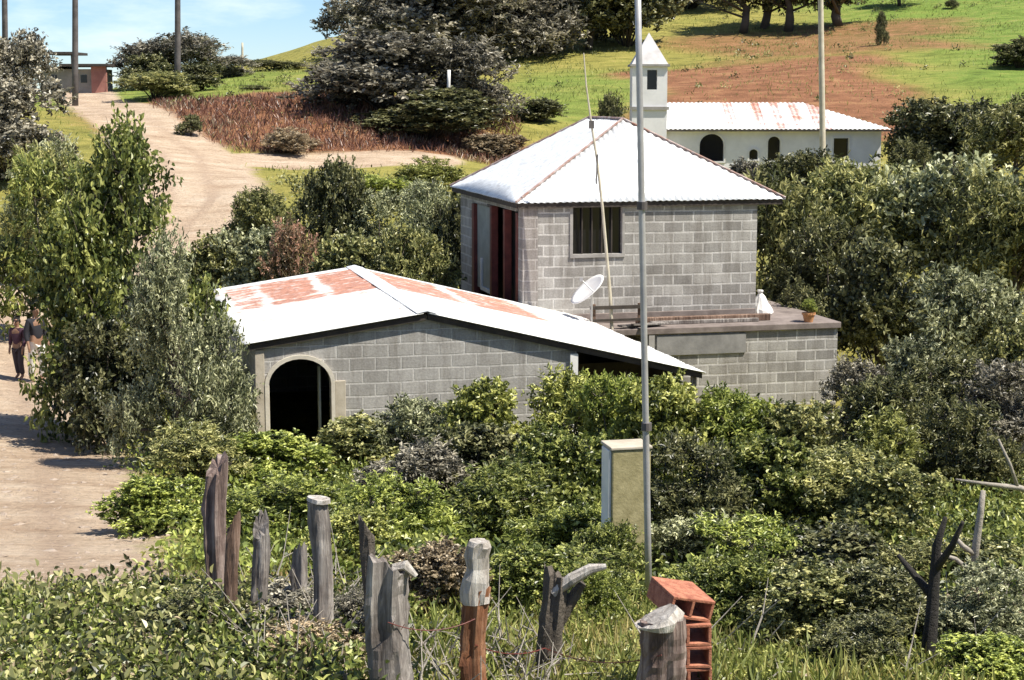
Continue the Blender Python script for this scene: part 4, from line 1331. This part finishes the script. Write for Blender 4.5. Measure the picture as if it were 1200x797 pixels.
 ('thicket_bush', 'dark bush directly left of the olive pillar', 'shrub', 660, 505, 18.2, 110, 'round', 'green', SHR),
 ('thicket_bush', 'bright green bush below and left of the olive pillar', 'shrub', 655, 590, 14.8, 120, 'round', 'lush', SHR),
 ('thicket_bush', 'dark bush right of the metal pole at the height of the olive pillar', 'shrub', 815, 515, 18.0, 120, 'round', 'dark', SHR),
 ('thicket_bush', 'grey bush second from the metal pole at pillar height', 'shrub', 895, 520, 18.5, 120, 'round', 'green', SHR),
 ('thicket_bush', 'dark olive bush third from the metal pole at pillar height', 'shrub', 975, 530, 18.5, 120, 'round', 'olive', SHR),
 ('thicket_bush', 'olive bush left of the pale forked branches', 'shrub', 1055, 545, 17.5, 110, 'round', 'olive', SHR),
 # near rows
 ('thicket_bush', 'grey bush right of the metal pole foot', 'shrub', 815, 600, 14.5, 120, 'round', 'silver', SHR),
 ('thicket_bush', 'green bush two along from the metal pole foot', 'shrub', 890, 612, 13.8, 130, 'round', 'lush', SHR),
 ('thicket_bush', 'dark bush in the lower right thicket left of the black trunk', 'shrub', 970, 625, 13.2, 140, 'round', 'dark', SHR),
 ('thicket_bush', 'olive bush beneath the pale forked branches', 'shrub', 1060, 640, 13.0, 120, 'round', 'olive', SHR),
 ('thicket_bush', 'olive bush in the lower right corner', 'shrub', 1165, 640, 12.8, 130, 'round', 'olive', SHR),
 ('thicket_bush', 'dark bush at the bottom behind the red hollow bricks', 'shrub', 890, 680, 11.6, 120, 'round', 'dark', SHR),
 ('thicket_bush', 'dark low bush just left of the black trunk', 'shrub', 1020, 690, 11.2, 120, 'mat', 'dark', SHR),
 ('thicket_bush', 'dry brown bush right of the black trunk', 'shrub', 1155, 705, 11.2, 120, 'mat', 'dry', SHR),
 ('thicket_bush', 'dark bush behind the stump with the pale branch', 'shrub', 700, 650, 12.4, 110, 'round', 'green', SHR),
 ('thicket_bush', 'low green bush behind the thin fence posts', 'shrub', 330, 560, 17.0, 120, 'mat', 'lush', SHR),
 ('thicket_bush', 'olive bush behind the short slim posts left of the big grey post', 'shrub', 400, 600, 14.4, 90, 'round', 'yellow', SHR),
 ('thicket_bush', 'low grey twiggy bush at the foot of the slim fence posts', 'shrub', 330, 690, 9.8, 130, 'mat', 'grey', SHR),
 ('thicket_bush', 'dark leafy bush at the bottom left beside the thin fence post', 'shrub', 225, 690, 9.6, 110, 'mat', 'dark', SHR),

 ('thicket_bush', 'dark-leaved bush behind the red hollow bricks, next to the metal pole foot', 'shrub', 850, 650, 10.6, 110, 'round', 'green', SHR),
 ('thicket_bush', 'olive bush in the lower thicket two along from the red bricks', 'shrub', 945, 668, 10.2, 125, 'round', 'olive', SHR),
 ('thicket_bush', 'dark bush directly behind the black trunk', 'shrub', 1050, 660, 10.3, 130, 'round', 'dark', SHR),
 ('thicket_bush', 'silvery bush at the lower right edge right of the black trunk', 'shrub', 1160, 672, 10.0, 120, 'round', 'silver', SHR),
 ('thicket_bush', 'small dark bush at the bottom right under the black trunk fork', 'shrub', 1010, 722, 9.3, 90, 'mat', 'dark', SHR),
 ('thicket_bush', 'bright green low bush at the bottom right corner', 'shrub', 1150, 752, 8.9, 110, 'mat', 'lush', SHR),
 ('thicket_bush', 'dark bush between the rusty post and the forked stump', 'shrub', 602, 640, 11.4, 100, 'round', 'green', SHR),
 ('thicket_bush', 'green bush covering the foot of the olive pillar', 'shrub', 712, 612, 13.4, 72, 'round', 'green', SHR),
 ('thicket_bush', 'brownish bush between the big grey post and the rusty post', 'shrub', 505, 640, 11.0, 95, 'round', 'dry', SHR),
 ('thicket_bush', 'green bush between the forked stump and the flat-topped stump', 'shrub', 706, 668, 11.0, 62, 'round', 'lush', SHR),
 ('thicket_bush', 'dry grey-brown scrub at the foot of the leaning short post', 'shrub', 340, 735, 9.0, 120, 'mat', 'dry', SHR),
 ('thicket_bush', 'dark green low bush left of the big grey post foot', 'shrub', 405, 700, 9.4, 80, 'mat', 'grey', SHR),
 ('right_tree', 'dark bush in the hollow between the pale upright shrub and the right edge', 'shrub', 1110, 420, 28, 110, 'round', 'dark', RT),
 ('right_tree', 'olive bush at the foot of the silvery right shrub', 'shrub', 1180, 385, 30, 90, 'round', 'olive', RT),
 ('right_tree', 'low dark bush under the right end of the block wall', 'shrub', 1040, 440, 26, 100, 'round', 'dark', RT),
]
for nm, lab, cat, u, top, Y, wpx, kd, lf, gr in plants:
    plant(nm, lab, cat, u, top, Y, wpx * (1.15 if kd == 'tall' else 1.27), kd, lf, gr)

# the black trunk and the pale dead branches at the right
rb = random.Random(8)


def limbs(name, label, cat, Y, runs, m, part='branch'):
    a = P(runs[0][0][0], runs[0][0][1], Y)
    t = thing(name, label, cat, (a.x, a.y, a.z))
    for run in runs:
        pts, rad = [], []
        for i, q in enumerate(run):
            u, v, wpx = q[:3]
            w_ = P(u, v, Y + (q[3] if len(q) > 3 else 0))
            pts.append(w_ - t.location); rad.append(wpx / F * Y / 2)
        mb = MB(); mb.tube(pts, rad, 9, jit=0.14, rnd=rb); mb.build('trunk' if run is runs[0] else part, m, t, True)
    return t


limbs('bare_tree', 'crooked black trunk of a small tree in the lower right thicket', 'tree', 9.4,
      [[(1084, 795, 22), (1088, 760, 18), (1092, 720, 16), (1095, 680, 13), (1098, 640, 10), (1108, 606, 5)],
       [(1093, 700, 12), (1070, 672, 9, 0.1), (1052, 650, 5, 0.15)], [(1096, 668, 10), (1116, 640, 8, -0.1), (1128, 612, 5, -0.2)]], BARKD)
limbs('dead_branch', 'pale dead forked branch standing in the lower right thicket', 'branch', 11.6,
      [[(1138, 690, 9), (1144, 640, 9), (1149, 600, 8), (1152, 575, 6)], [(1143, 650, 7), (1128, 640, 6), (1118, 628, 4)], [(1140, 672, 7), (1120, 655, 5), (1098, 648, 3)]], BARKP)
limbs('dead_branch', 'pale bare branch reaching in from the right edge above the black hollow', 'branch', 17.5,
      [[(1230, 585, 8), (1195, 572, 7), (1160, 568, 5), (1120, 562, 3)], [(1192, 570, 5), (1184, 545, 4), (1170, 515, 3)]], BARKP)

# ------------------------------------------------------------------ the fence line of old posts
POSTS = {}


def post(name, label, u, top, Y, wpx, m, tilt=0.0, split=0.0, cap=None, seed=0, jag=0.05, n=18, cat='fence post', flat=1.0, vb=None):
    rnd = random.Random(seed)
    a = P(u, top, Y)
    gz = G(a.x, Y) if vb is None else P(u, vb, Y).z
    t = thing(name, label, cat, (a.x, Y, gz), rnd.uniform(-.3, .3))
    h = a.z - gz
    r = wpx / F * Y / 2 * 0.92
    POSTS[u] = (a.x, Y, gz, r)
    mb = MB()
    n = 26; prof = [1 + rnd.uniform(-0.26, 0.2) for _ in range(n)]; prof = [(prof[k - 1] + prof[k] * 1.2 + prof[(k + 1) % n]) / 3.2 for k in range(n)]; knots = [(rnd.uniform(0.2, 0.9), rnd.uniform(0, n), rnd.uniform(0.12, 0.3)) for _ in range(4)]
    nz_ = 22
    sa, sb = rnd.uniform(0, 6.28), rnd.uniform(0.6, 1.5)
    topj = [jag * sb * math.cos(2 * math.pi * k / n - sa) + jag * 0.5 * math.cos(4.4 * k + sa) * rnd.random() + rnd.uniform(-jag, jag) * 0.3 for k in range(n)]
    V, Fc = [], []
    for i in range(nz_ + 1):
        f = i / nz_
        for k in range(n):
            ang = 2 * math.pi * k / n
            rr = r * prof[k] * (1.10 - 0.14 * f) * (1 + 0.05 * math.sin(7 * f + k) + rnd.uniform(-.06, .06))
            for kf, kk, ka in knots: rr *= 1 + ka * math.exp(-((f - kf) / 0.05) ** 2 - (((k - kk + n / 2) % n - n / 2) / 2.2) ** 2)
            if split and i > 11 and abs((k - n * 0.72 + n / 2) % n - n / 2) < 1.3: rr *= 1 - split * (f - 0.5) * 2
            z = -0.25 + (h + 0.25) * f + (topj[k] if i == nz_ else 0) + (0.5 * topj[k] if i == nz_ - 1 else 0)
            V.append((rr * math.cos(ang) + tilt * (z) + 0.018 * math.sin(5 * f + seed), rr * flat * math.sin(ang), z))
    for i in range(nz_):
        for k in range(n):
            k2 = (k + 1) % n
            Fc.append((i * n + k, i * n + k2, (i + 1) * n + k2, (i + 1) * n + k))
    V.append((tilt * h, 0, h - 0.02)); c_ = len(V) - 1
    for k in range(n):
        Fc.append((nz_ * n + k, nz_ * n + (k + 1) % n, c_))
    mb.add(V, Fc)
    mb.build('shaft', m, t)
    return t, h, r


post('fence_post', 'thick reddish-brown fence post at the left end of the row', 250, 545, 10.8, 28, WOODR2, 0.03, 0.3, seed=1)
post('fence_post', 'thin brown fence post right of the thick reddish one', 272, 612, 9.6, 17, WOODB, 0.0, seed=2)
post('fence_post', 'slim grey fence post between the thin brown one and the short leaning one', 305, 616, 9.7, 22, WOODG, -0.02, seed=3)
post('fence_post', 'short leaning grey fence post, lowest of the slim ones', 344, 645, 9.8, 20, WOODG, 0.06, seed=4)
t, h, r = post('fence_post', 'tall grey fence post with a pale flat top left of the big grey post', 373, 586, 9.2, 26, WOODG, 0.0, seed=5, jag=0.008)
mb = MB(); mb.tube([(0, 0, h - 0.01), (0.003, 0, h + 0.012)], [r * 1.2, r * 1.15], 12, jit=0.1); mb.build('pale_top', WOODP, t)
post('fence_post', 'narrow dark fence post touching the left of the big grey post', 433, 618, 9.2, 20, BARK, 0.0, seed=6)
t, h, r = post('fence_post', 'big thick grey weathered post with a split top', 456, 662, 8.1, 60, WOODG, 0.015, 0.55, seed=7, jag=0.045)
mb = MB(); mb.tube([(r * 0.2, -0.02, h - 0.01), (r * 0.75, -0.02, h + 0.005), (r * 1.25, -0.03, h - 0.045)], [0.022, 0.026, 0.012], 8, jit=0.2); mb.build('splinter', WOODP, t)
t, h, r = post('fence_post', 'rusty red-brown post with a white upper part', 557, 690, 8.3, 36, WOODR, 0.0, 0.25, seed=8, jag=0.01)
mb = MB(); mb.tube([(0.0, 0, h - 0.07), (-0.004, 0, h - 0.01), (0.006, 0, h + 0.05), (0.014, 0, h + 0.11), (0.010, 0, h + 0.17), (0.018, 0, h + 0.225), (0.02, 0, h + 0.25)], [r * 1.02, r * 1.08, r * 0.92, r * 0.78, r * 0.86, r * 0.84, r * 0.7], 17, jit=0.17); mb.build('white_top', WOODP, t)
t, h, r = post('fence_post', 'dark forked stump with a pale branch stub pointing right', 648, 672, 8.9, 34, BARK, 0.0, 0.5, seed=9, jag=0.06)
mb = MB(); mb.tube([(0, -0.02, h - 0.1), (0.10, -0.03, h - 0.02), (0.2, -0.03, h + 0.035), (0.285, -0.03, h + 0.05)], [0.032, 0.033, 0.028, 0.016], 9, jit=0.16); mb.build('branch_stub', WOODP, t)
mb = MB(); mb.tube([(0.02, 0.02, h - 0.3), (0.10, 0.03, h - 0.15), (0.16, 0.03, h - 0.06)], [0.035, 0.035, 0.025], 9, jit=0.16); mb.build('branch_stub', BARK, t)
t, h, r = post('fence_post', 'thick cut stump with a flat pale top in front of the red bricks', 773, 726, 7.9, 60, WOODR2, 0.0, 0.2, seed=10, jag=0.015)
mb = MB(); mb.tube([(0, 0, h - 0.03), (0.0, 0, h + 0.0), (-0.01, 0, h + 0.018)], [r * 1.03, r * 1.08, r * 0.98], 20, jit=0.09); mb.build('pale_top', WOODP, t)

# rusty wire strands nailed to the near posts
def wire(label, ends, v_):
    pts = []
    for (ua, ub), vv in zip(zip(ends[:-1], ends[1:]), v_):
        (xa, ya, _a, ra), (xb, yb, _b2, rb_) = POSTS[ua], POSTS[ub]
        pa = Vector((xa, ya - ra * 1.12, P(ua, vv, ya).z)); pb = Vector((xb, yb - rb_ * 1.12, P(ub, vv, yb).z))
        for i in range(9):
            f = i / 9
            q = pa.lerp(pb, f); q.z -= 0.05 * 4 * f * (1 - f); pts.append(q)
    pts.append(pb)
    t = thing('fence_wire', label, 'wire', pts[0])
    mb = MB(); mb.tube([q - t.location for q in pts], 0.0028, 5)
    for q0, q1 in zip(pts[:-1], pts[1:]):
        m_ = (q0 + q1) / 2 - t.location
        mb.tube([m_ + Vector((-.008, 0, -.014)), m_ + Vector((.008, 0, .014))], 0.0018, 4)
    mb.build('strand', REDW, t)


wire('upper rusty wire strand between the big grey post and the rusty red-brown post', [456, 557], [720])
wire('lower rusty wire strand from the rusty post past the forked stump', [557, 648, 773], [750, 758])

# hollow red clay bricks stacked behind that stump
bY = 8.3
b0 = P(800, 797, bY)
gzb = G(b0.x, bY)
bh = 0.113
ztop = P(797, 722, bY).z
nb = int((ztop - gzb) / bh)
blabels = ['lowest hollow red brick of the stack behind the flat-topped stump', 'second hollow red brick from the ground in the stack', 'third hollow red brick from the ground in the stack',
           'fourth hollow red brick from the ground in the stack', 'hollow red brick just under the tilted one on the stack']


def hollow_brick(label, loc, rot):
    t = thing('hollow_brick', label, 'brick', loc, 0, 'hollow red clay bricks in the stack')
    t.rotation_euler = rot
    Lx, Ly, Lz, wl = 0.235, 0.28, 0.11, 0.016
    mb = MB()
    x0, x1, y0, y1 = -Lx / 2, Lx / 2, -Ly / 2, Ly / 2
    # channels run along y; two of them side by side, walls butted
    mb.box((x0, y0, 0), (x1, y1, wl)); mb.box((x0, y0, Lz - wl), (x1, y1, Lz))
    for xa in (x0, -wl / 2, x1 - wl):
        mb.box((xa, y0, wl), (xa + wl, y1, Lz - wl))
    mb.build('shell', BRICKR, t, bevel=0.003)
    return t


for i in range(nb):
    lab = blabels[i] if i < nb - 1 else blabels[4]
    hollow_brick(lab, (b0.x + 0.012 * math.sin(3 * i), bY, ztop - bh * (nb - i)), (0, 0, 0.12 + 0.05 * math.sin(5 * i)))
hollow_brick('tilted hollow red brick lying on top of the stack, its top face bleached white', (b0.x - 0.03, bY, ztop + 0.035), (0.10, 0.22, 0.35))

# the olive pillar in the thicket
pl = P(733, 640, 14.2)
pt = P(733, 519, 14.2)
gz = G(pl.x, 14.2)
t = thing('plaster_pillar', 'olive-yellow plastered pillar with a pale edge in the bushes left of the metal pole', 'pillar', (pl.x, 14.2, gz), R(13))
mb = MB(); mb.box((-0.165, -0.14, -0.3), (0.175, 0.16, pt.z - gz - 0.035)); mb.build('shaft', OLIVEPL, t, bevel=0.012)
mb = MB(); mb.box((-0.18, -0.15, pt.z - gz - 0.033), (0.185, 0.17, pt.z - gz - 0.004)); mb.build('cap', PLASTER, t, bevel=0.008)
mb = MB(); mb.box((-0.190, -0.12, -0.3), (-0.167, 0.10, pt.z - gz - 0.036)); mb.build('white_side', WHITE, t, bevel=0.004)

# ------------------------------------------------------------------ two people on the road edge
def skin_body(name, joints, edges, m, parent, sub=2):
    me = bpy.data.meshes.new(name)
    me.from_pydata([j[:3] for j in joints], edges, [])
    o = link(name, me, parent)
    me.materials.append(m)
    md = o.modifiers.new('skin', 'SKIN'); md.use_smooth_shade = True
    if not me.skin_vertices: me.skin_vertices.new()
    for i, j in enumerate(joints):
        rr_ = j[3] if len(j) > 3 else 0.05
        me.skin_vertices[0].data[i].radius = (rr_, j[4] if len(j) > 4 else rr_)
    me.skin_vertices[0].data[0].use_root = True
    s = o.modifiers.new('sub', 'SUBSURF'); s.levels = sub; s.render_levels = sub
    return o


SKIN = mottled('skin', (0.22, 0.12, 0.075), (0.30, 0.17, 0.11), 9, 0.6, 0.05)
HAIR = mottled('hair', (0.01, 0.008, 0.007), (0.03, 0.024, 0.02), 20, 0.5, 0.3)


def person(label, u, v, Y, h, rz, jacket, trousers, bag=None, skirt=False):
    p_ = P(u, v, Y)
    t = thing('person', label, 'person', (p_.x, Y, G(p_.x, Y)), rz, 'people on the road edge')
    s = h / 1.7
    J = [(0, 0, .95, .13, .10), (0, 0, 1.15, .13, .095), (0, -.01, 1.34, .15, .10), (0, 0, 1.45, .055, .055), (0, -.01, 1.53, .055, .06), (0, -.02, 1.62, .082, .10), (0, -.01, 1.70, .05, .06),
         (.19, 0, 1.38, .055), (.25, .02, 1.12, .042), (.23, -.10, .90, .033), (.225, -.13, .82, .030), (-.19, 0, 1.38, .055), (-.25, .03, 1.12, .042), (-.24, -.04, .88, .033), (-.238, -.07, .80, .030),
         (.10, 0, .86, .09), (.11, -.06, .48, .062), (.11, .02, .09, .045), (.115, -.13, .035, .035, .03), (-.10, 0, .86, .09), (-.10, .05, .48, .062), (-.10, .12, .10, .045), (-.105, -.02, .035, .035, .03)]
    E = [(0, 1), (1, 2), (2, 3), (3, 4), (4, 5), (5, 6), (2, 7), (7, 8), (8, 9), (9, 10), (2, 11), (11, 12), (12, 13), (13, 14), (0, 15), (15, 16), (16, 17), (17, 18), (0, 19), (19, 20), (20, 21), (21, 22)]
    base = len(J)
    for sx, wi in ((1, 10), (-1, 14)):                 # five fingers rooted in each palm
        wx, wy, wz = J[wi][:3]
        for kf, (dx, dy, ln) in enumerate(((-.02, .012, .05), (-.012, -.012, .075), (0, -.016, .085), (.011, -.014, .078), (.02, -.008, .06))):
            J.append((wx + sx * dx, wy + dy, wz - ln * .5 - .02, .009)); J.append((wx + sx * dx * 1.1, wy + dy + .012, wz - ln - .02, .007))
            E += [(wi, len(J) - 2), (len(J) - 2, len(J) - 1)]
    S = lambda jj: [tuple(c * s for c in j) for j in jj]
    skin_body('body', S(J), E, SKIN, t)
    Jj = [(0, 0, .92, .155, .125), (0, 0, 1.15, .15, .115), (0, -.01, 1.34, .165, .115), (0, 0, 1.44, .075, .075), (.19, 0, 1.39, .072), (.25, .02, 1.12, .058), (.235, -.08, .93, .048), (-.19, 0, 1.39, .072), (-.25, .03, 1.12, .058), (-.242, -.02, .92, .048)]
    skin_body('jacket', S(Jj), [(0, 1), (1, 2), (2, 3), (2, 4), (4, 5), (5, 6), (2, 7), (7, 8), (8, 9)], jacket, t)
    if skirt:
        mb = MB(); mb.tube(S([(0, 0, .98), (0, 0, .8), (0, 0, .6), (0, 0, .42)]), [x * s for x in (.15, .19, .22, .25)], 20, jit=0.06, rnd=rb); mb.build('skirt', trousers, t, True)
    else:
        Jt = [(0, 0, .95, .145, .12), (.105, 0, .84, .108), (.112, -.06, .48, .082), (.112, .02, .13, .07), (-.105, 0, .84, .108), (-.102, .05, .48, .082), (-.10, .12, .13, .07)]
        skin_body('trousers', S(Jt), [(0, 1), (1, 2), (2, 3), (0, 4), (4, 5), (5, 6)], trousers, t)
    Jh = [(0, .03, 1.66, .085, .09), (0, 0.0, 1.70, .085, .09), (0, .07, 1.58, .07, .05)]
    skin_body('hair', S(Jh), [(0, 1), (0, 2)], HAIR, t)
    mb = MB()
    for sx in (-.03, .03): mb.tube(S([(sx, -.098, 1.625), (sx, -.125, 1.625)]), [.012 * s, .009 * s], 6)
    mb.build('eyes', HAIR, t)
    mb = MB(); mb.tube(S([(0, -.10, 1.63), (0, -.135, 1.595), (0, -.115, 1.585)]), [.012 * s, .018 * s, .012 * s], 6); mb.build('nose', SKIN, t)
    mb = MB(); mb.tube(S([(-.025, -.108, 1.556), (0, -.118, 1.553), (.025, -.108, 1.556)]), .008 * s, 6); mb.build('mouth', REDW, t)
    mb = MB()
    for sx in (.115, -.105): 
        mb.box((sx * s - .05 * s, -.2 * s, -.01), (sx * s + .05 * s, .06 * s, .07 * s))
    return t


person('person in a dark jacket and white trousers on the road edge', 44, 433, 33.5, 1.52, R(50), cloth('jacket_dark', (0.02, 0.02, 0.028)), cloth('trousers_white', (0.75, 0.73, 0.70)))
person('smaller person in a plum top standing left of the one in white trousers', 22, 431, 33.8, 1.22, R(-20), cloth('top_plum', (0.07, 0.03, 0.05)), cloth('skirt_dark', (0.05, 0.04, 0.05)))

# ------------------------------------------------------------------ grass, weeds and undergrowth nobody could count
rg = np.random.default_rng(77)


def scatter(name, n, reg, hmin, hmax, wmin, wmax, m, keep=None, lean=0.5):
    """upright blades: each a narrow folded quad"""
    Y = np.sqrt(rg.uniform(reg[2] ** 2, reg[3] ** 2, n))
    uu = rg.uniform(reg[0], reg[1], n)
    X = (uu - 600) / F * Y * 1.005
    if keep is not None:
        k = keep(X, Y); X, Y = X[k], Y[k]
    n = len(X)
    Z = ground(X, Y) - 0.01
    pos = np.stack([X, Y, Z], 1)
    ax = unit(np.stack([rg.normal(0, lean, n), rg.normal(0, lean, n), np.ones(n)], 1))
    nr = unit(rg.normal(size=(n, 3)) * np.array([1, 1, 0.2]))
    V = leaves(pos, ax, nr, rg.uniform(hmin, hmax, n), rg.uniform(wmin, wmax, n), 0.12)
    tone = np.clip(0.5 + 0.35 * _vn(X, Y, 0.5) + rg.normal(0, 0.2, n), 0, 1)
    o = link(name, quad_mesh(name, V, tone, m))
    tag(o, kind='stuff')
    return o


offroad = lambda X, Y: np.minimum(seg_dist(X, Y, ROAD), seg_dist(X, Y, TRACK)) > 0.15 + rg.normal(0, 0.2, len(X))
scatter('dry_grass', 9000, (250, 1230, 7.6, 12.5), 0.05, 0.18, 0.006, 0.014, GRASS, lambda X, Y: offroad(X, Y) & (_vn(X, Y, 0.7) + rg.normal(0, .35, len(X)) > -0.15))
scatter('green_grass', 36000, (150, 1230, 7.8, 22), 0.06, 0.22, 0.009, 0.02, GRASSG, lambda X, Y: offroad(X, Y) & (_vn(X + 3, Y, 1.1) + 0.4 * (Y < 12) + rg.normal(0, .35, len(X)) > 0.0))
scatter('hill_grass', 70000, (-60, 1260, 52, 150), 0.10, 0.30, 0.02, 0.055, GRASSG, lambda X, Y: offroad(X, Y) & (_vn(X, Y, 4.0) + rg.normal(0, .5, len(X)) > 0.25))
scatter('pale_bank_stalks', 4000, (180, 610, 73, 86), 0.15, 0.45, 0.025, 0.05, L['dry'], lambda X, Y: offroad(X, Y) & (_vn(X, Y, 2.5) > 0.1))
scatter('red_bank_stalks', 15000, (180, 610, 73, 86), 0.12, 0.48, 0.025, 0.055, L['russet'], lambda X, Y: offroad(X, Y) & (rg.random(len(X)) > 0.3))


def clumps(name, n, reg, size, leaf, m, per=26, keep=None, tonec=0.45):
    """low leafy herbs"""
    Y = np.sqrt(rg.uniform(reg[2] ** 2, reg[3] ** 2, n)); uu = rg.uniform(reg[0], reg[1], n); X = (uu - 600) / F * Y * 1.005
    if keep is not None:
        k = keep(X, Y); X, Y = X[k], Y[k]
    n = len(X)
    Z = ground(X, Y)
    s = rg.uniform(size[0], size[1], n)
    idx = np.repeat(np.arange(n), per)
    d = unit(rg.normal(size=(len(idx), 3)) + np.array([0, 0, 0.6])); d[:, 2] = np.abs(d[:, 2])
    base = np.stack([X, Y, Z], 1)[idx] + d * (s[idx] * rg.uniform(0.15, 1, len(idx)) ** 0.6)[:, None] * np.array([0.8, 0.8, 1.0])
    ax = unit(d * 0.7 + rg.normal(0, 0.6, d.shape)); nr = unit(np.array([0, 0, 1.0]) + rg.normal(0, 0.6, d.shape))
    V = leaves(base, ax, nr, leaf * rg.uniform(.6, 1.3, len(idx)), leaf * 0.58 * rg.uniform(.7, 1.2, len(idx)))
    tn = np.clip(rg.normal(tonec, 0.2, n)[idx] + rg.normal(0, .17, len(idx)), 0, 1)
    o = link(name, quad_mesh(name, V, tn, m)); tag(o, kind='stuff')
    return o


clumps('narrow_weeds', 330, (-30, 300, 7.4, 11.0), (0.12, 0.34), 0.055, L['olive'], 26, lambda X, Y: rg.random(len(X)) < 0.8, 0.6)
clumps('dark_weeds', 220, (60, 420, 7.6, 12.0), (0.12, 0.3), 0.05, L['dark'], 26, None, 0.35)
clumps('post_weeds', 260, (215, 470, 7.9, 10.8), (0.14, 0.34), 0.045, L['green'], 30, None, 0.5)
clumps('low_herbs', 420, (440, 1230, 7.9, 11.5), (0.06, 0.18), 0.032, L['yellow'], 24, None, 0.5)
clumps('leafy_weeds', 560, (-30, 290, 7.4, 11.2), (0.10, 0.27), 0.034, L['lush'], 46, lambda X, Y: (600 + F * X / Y < 290 - 8 * (Y - 8)) & (rg.random(len(X)) < 1.35 - 0.09 * (Y - 7)))
clumps('undergrowth', 1500, (400, 1230, 11.5, 26), (0.2, 0.5), 0.075, L['green'], 30, lambda X, Y: (Y > 13) | (600 + F * X / Y > 830))
clumps('roadside_weeds', 500, (130, 420, 12.5, 26), (0.15, 0.38), 0.07, L['lush'], 26, offroad)
clumps('valley_undergrowth', 900, (150, 1240, 33, 62), (0.3, 0.8), 0.14, L['olive'], 26, lambda X, Y: offroad(X, Y) & ~((X > -6) & (X < 8) & (Y < 42.5)))
clumps('hill_scrub', 220, (150, 1230, 80, 150), (0.2, 0.55), 0.15, L['olive'], 24, lambda X, Y: offroad(X, Y))


def stones(name, n, reg, smin, smax, m, keep):
    Y = np.sqrt(rg.uniform(reg[2] ** 2, reg[3] ** 2, n)); uu = rg.uniform(reg[0], reg[1], n); X = (uu - 600) / F * Y
    k = keep(X, Y); X, Y = X[k], Y[k]
    Z = ground(X, Y)
    mb = MB()
    for x, y, z in zip(X, Y, Z):
        s_ = smin * (smax / smin) ** (rg.random() ** 2.2)
        vs_ = []
        for d in ((1, 0, 0), (0, 1, 0), (-1, 0, 0), (0, -1, 0)):
            q = np.array(d) * s_ * rg.uniform(.6, 1.2) + rg.normal(0, s_ * .2, 3)
            vs_.append((x + q[0], y + q[1], z + abs(q[2]) * 0.3))
        vs_.append((x + rg.normal(0, s_ * .2), y + rg.normal(0, s_ * .2), z + s_ * rg.uniform(.2, .42)))
        vs_.append((x, y, z - s_ * .3))
        mb.add(vs_, [(0, 1, 4), (1, 2, 4), (2, 3, 4), (3, 0, 4), (1, 0, 5), (2, 1, 5), (3, 2, 5), (0, 3, 5)])
    tag(mb.build(name, m), kind='stuff')


STONE = mottled('stone', (0.20, 0.155, 0.12), (0.44, 0.36, 0.29), 7, 0.95, 0.4)
onroad = lambda X, Y: seg_dist(X, Y, ROAD) < 0.35
stones('road_stones', 1500, (-20, 260, 10.5, 30), 0.012, 0.075, STONE, onroad)
stones('field_stones', 350, (250, 1220, 8, 12), 0.015, 0.06, STONE, lambda X, Y: rg.random(len(X)) < 0.8)


def twigs(name, n, reg, lmin, lmax, m):
    Y = np.sqrt(rg.uniform(reg[2] ** 2, reg[3] ** 2, n)); uu = rg.uniform(reg[0], reg[1], n); X = (uu - 600) / F * Y
    Z = ground(X, Y)
    mb = MB()
    for x, y, z in zip(X, Y, Z):
        l = rg.uniform(lmin, lmax); a = rg.uniform(0, 6.283); e = rg.uniform(0.1, 1.2)
        d = Vector((math.cos(a) * math.cos(e), math.sin(a) * math.cos(e), math.sin(e))) * l
        p0 = Vector((x, y, z)); sd_ = Vector(rg.normal(0, l * .12, 3))
        mb.tube([p0, p0 + d * .5 + sd_, p0 + d], [0.007, 0.005, 0.002], 4)
        mb.tube([p0 + d * .5 + sd_, p0 + d * .75 + sd_ * 3], [0.004, 0.0015], 4)
    tag(mb.build(name, m), kind='stuff')


twigs('dry_twigs', 200, (270, 430, 8.4, 11.5), 0.15, 0.5, BARKP)
twigs('dry_twigs', 150, (465, 680, 7.8, 9.6), 0.12, 0.4, BARKP)
twigs('dry_twigs', 70, (780, 1230, 8.6, 12), 0.2, 0.5, BARKP)
clumps('dead_leaves', 420, (-30, 440, 7.6, 11.4), (0.08, 0.22), 0.045, L['dry'], 16, None)
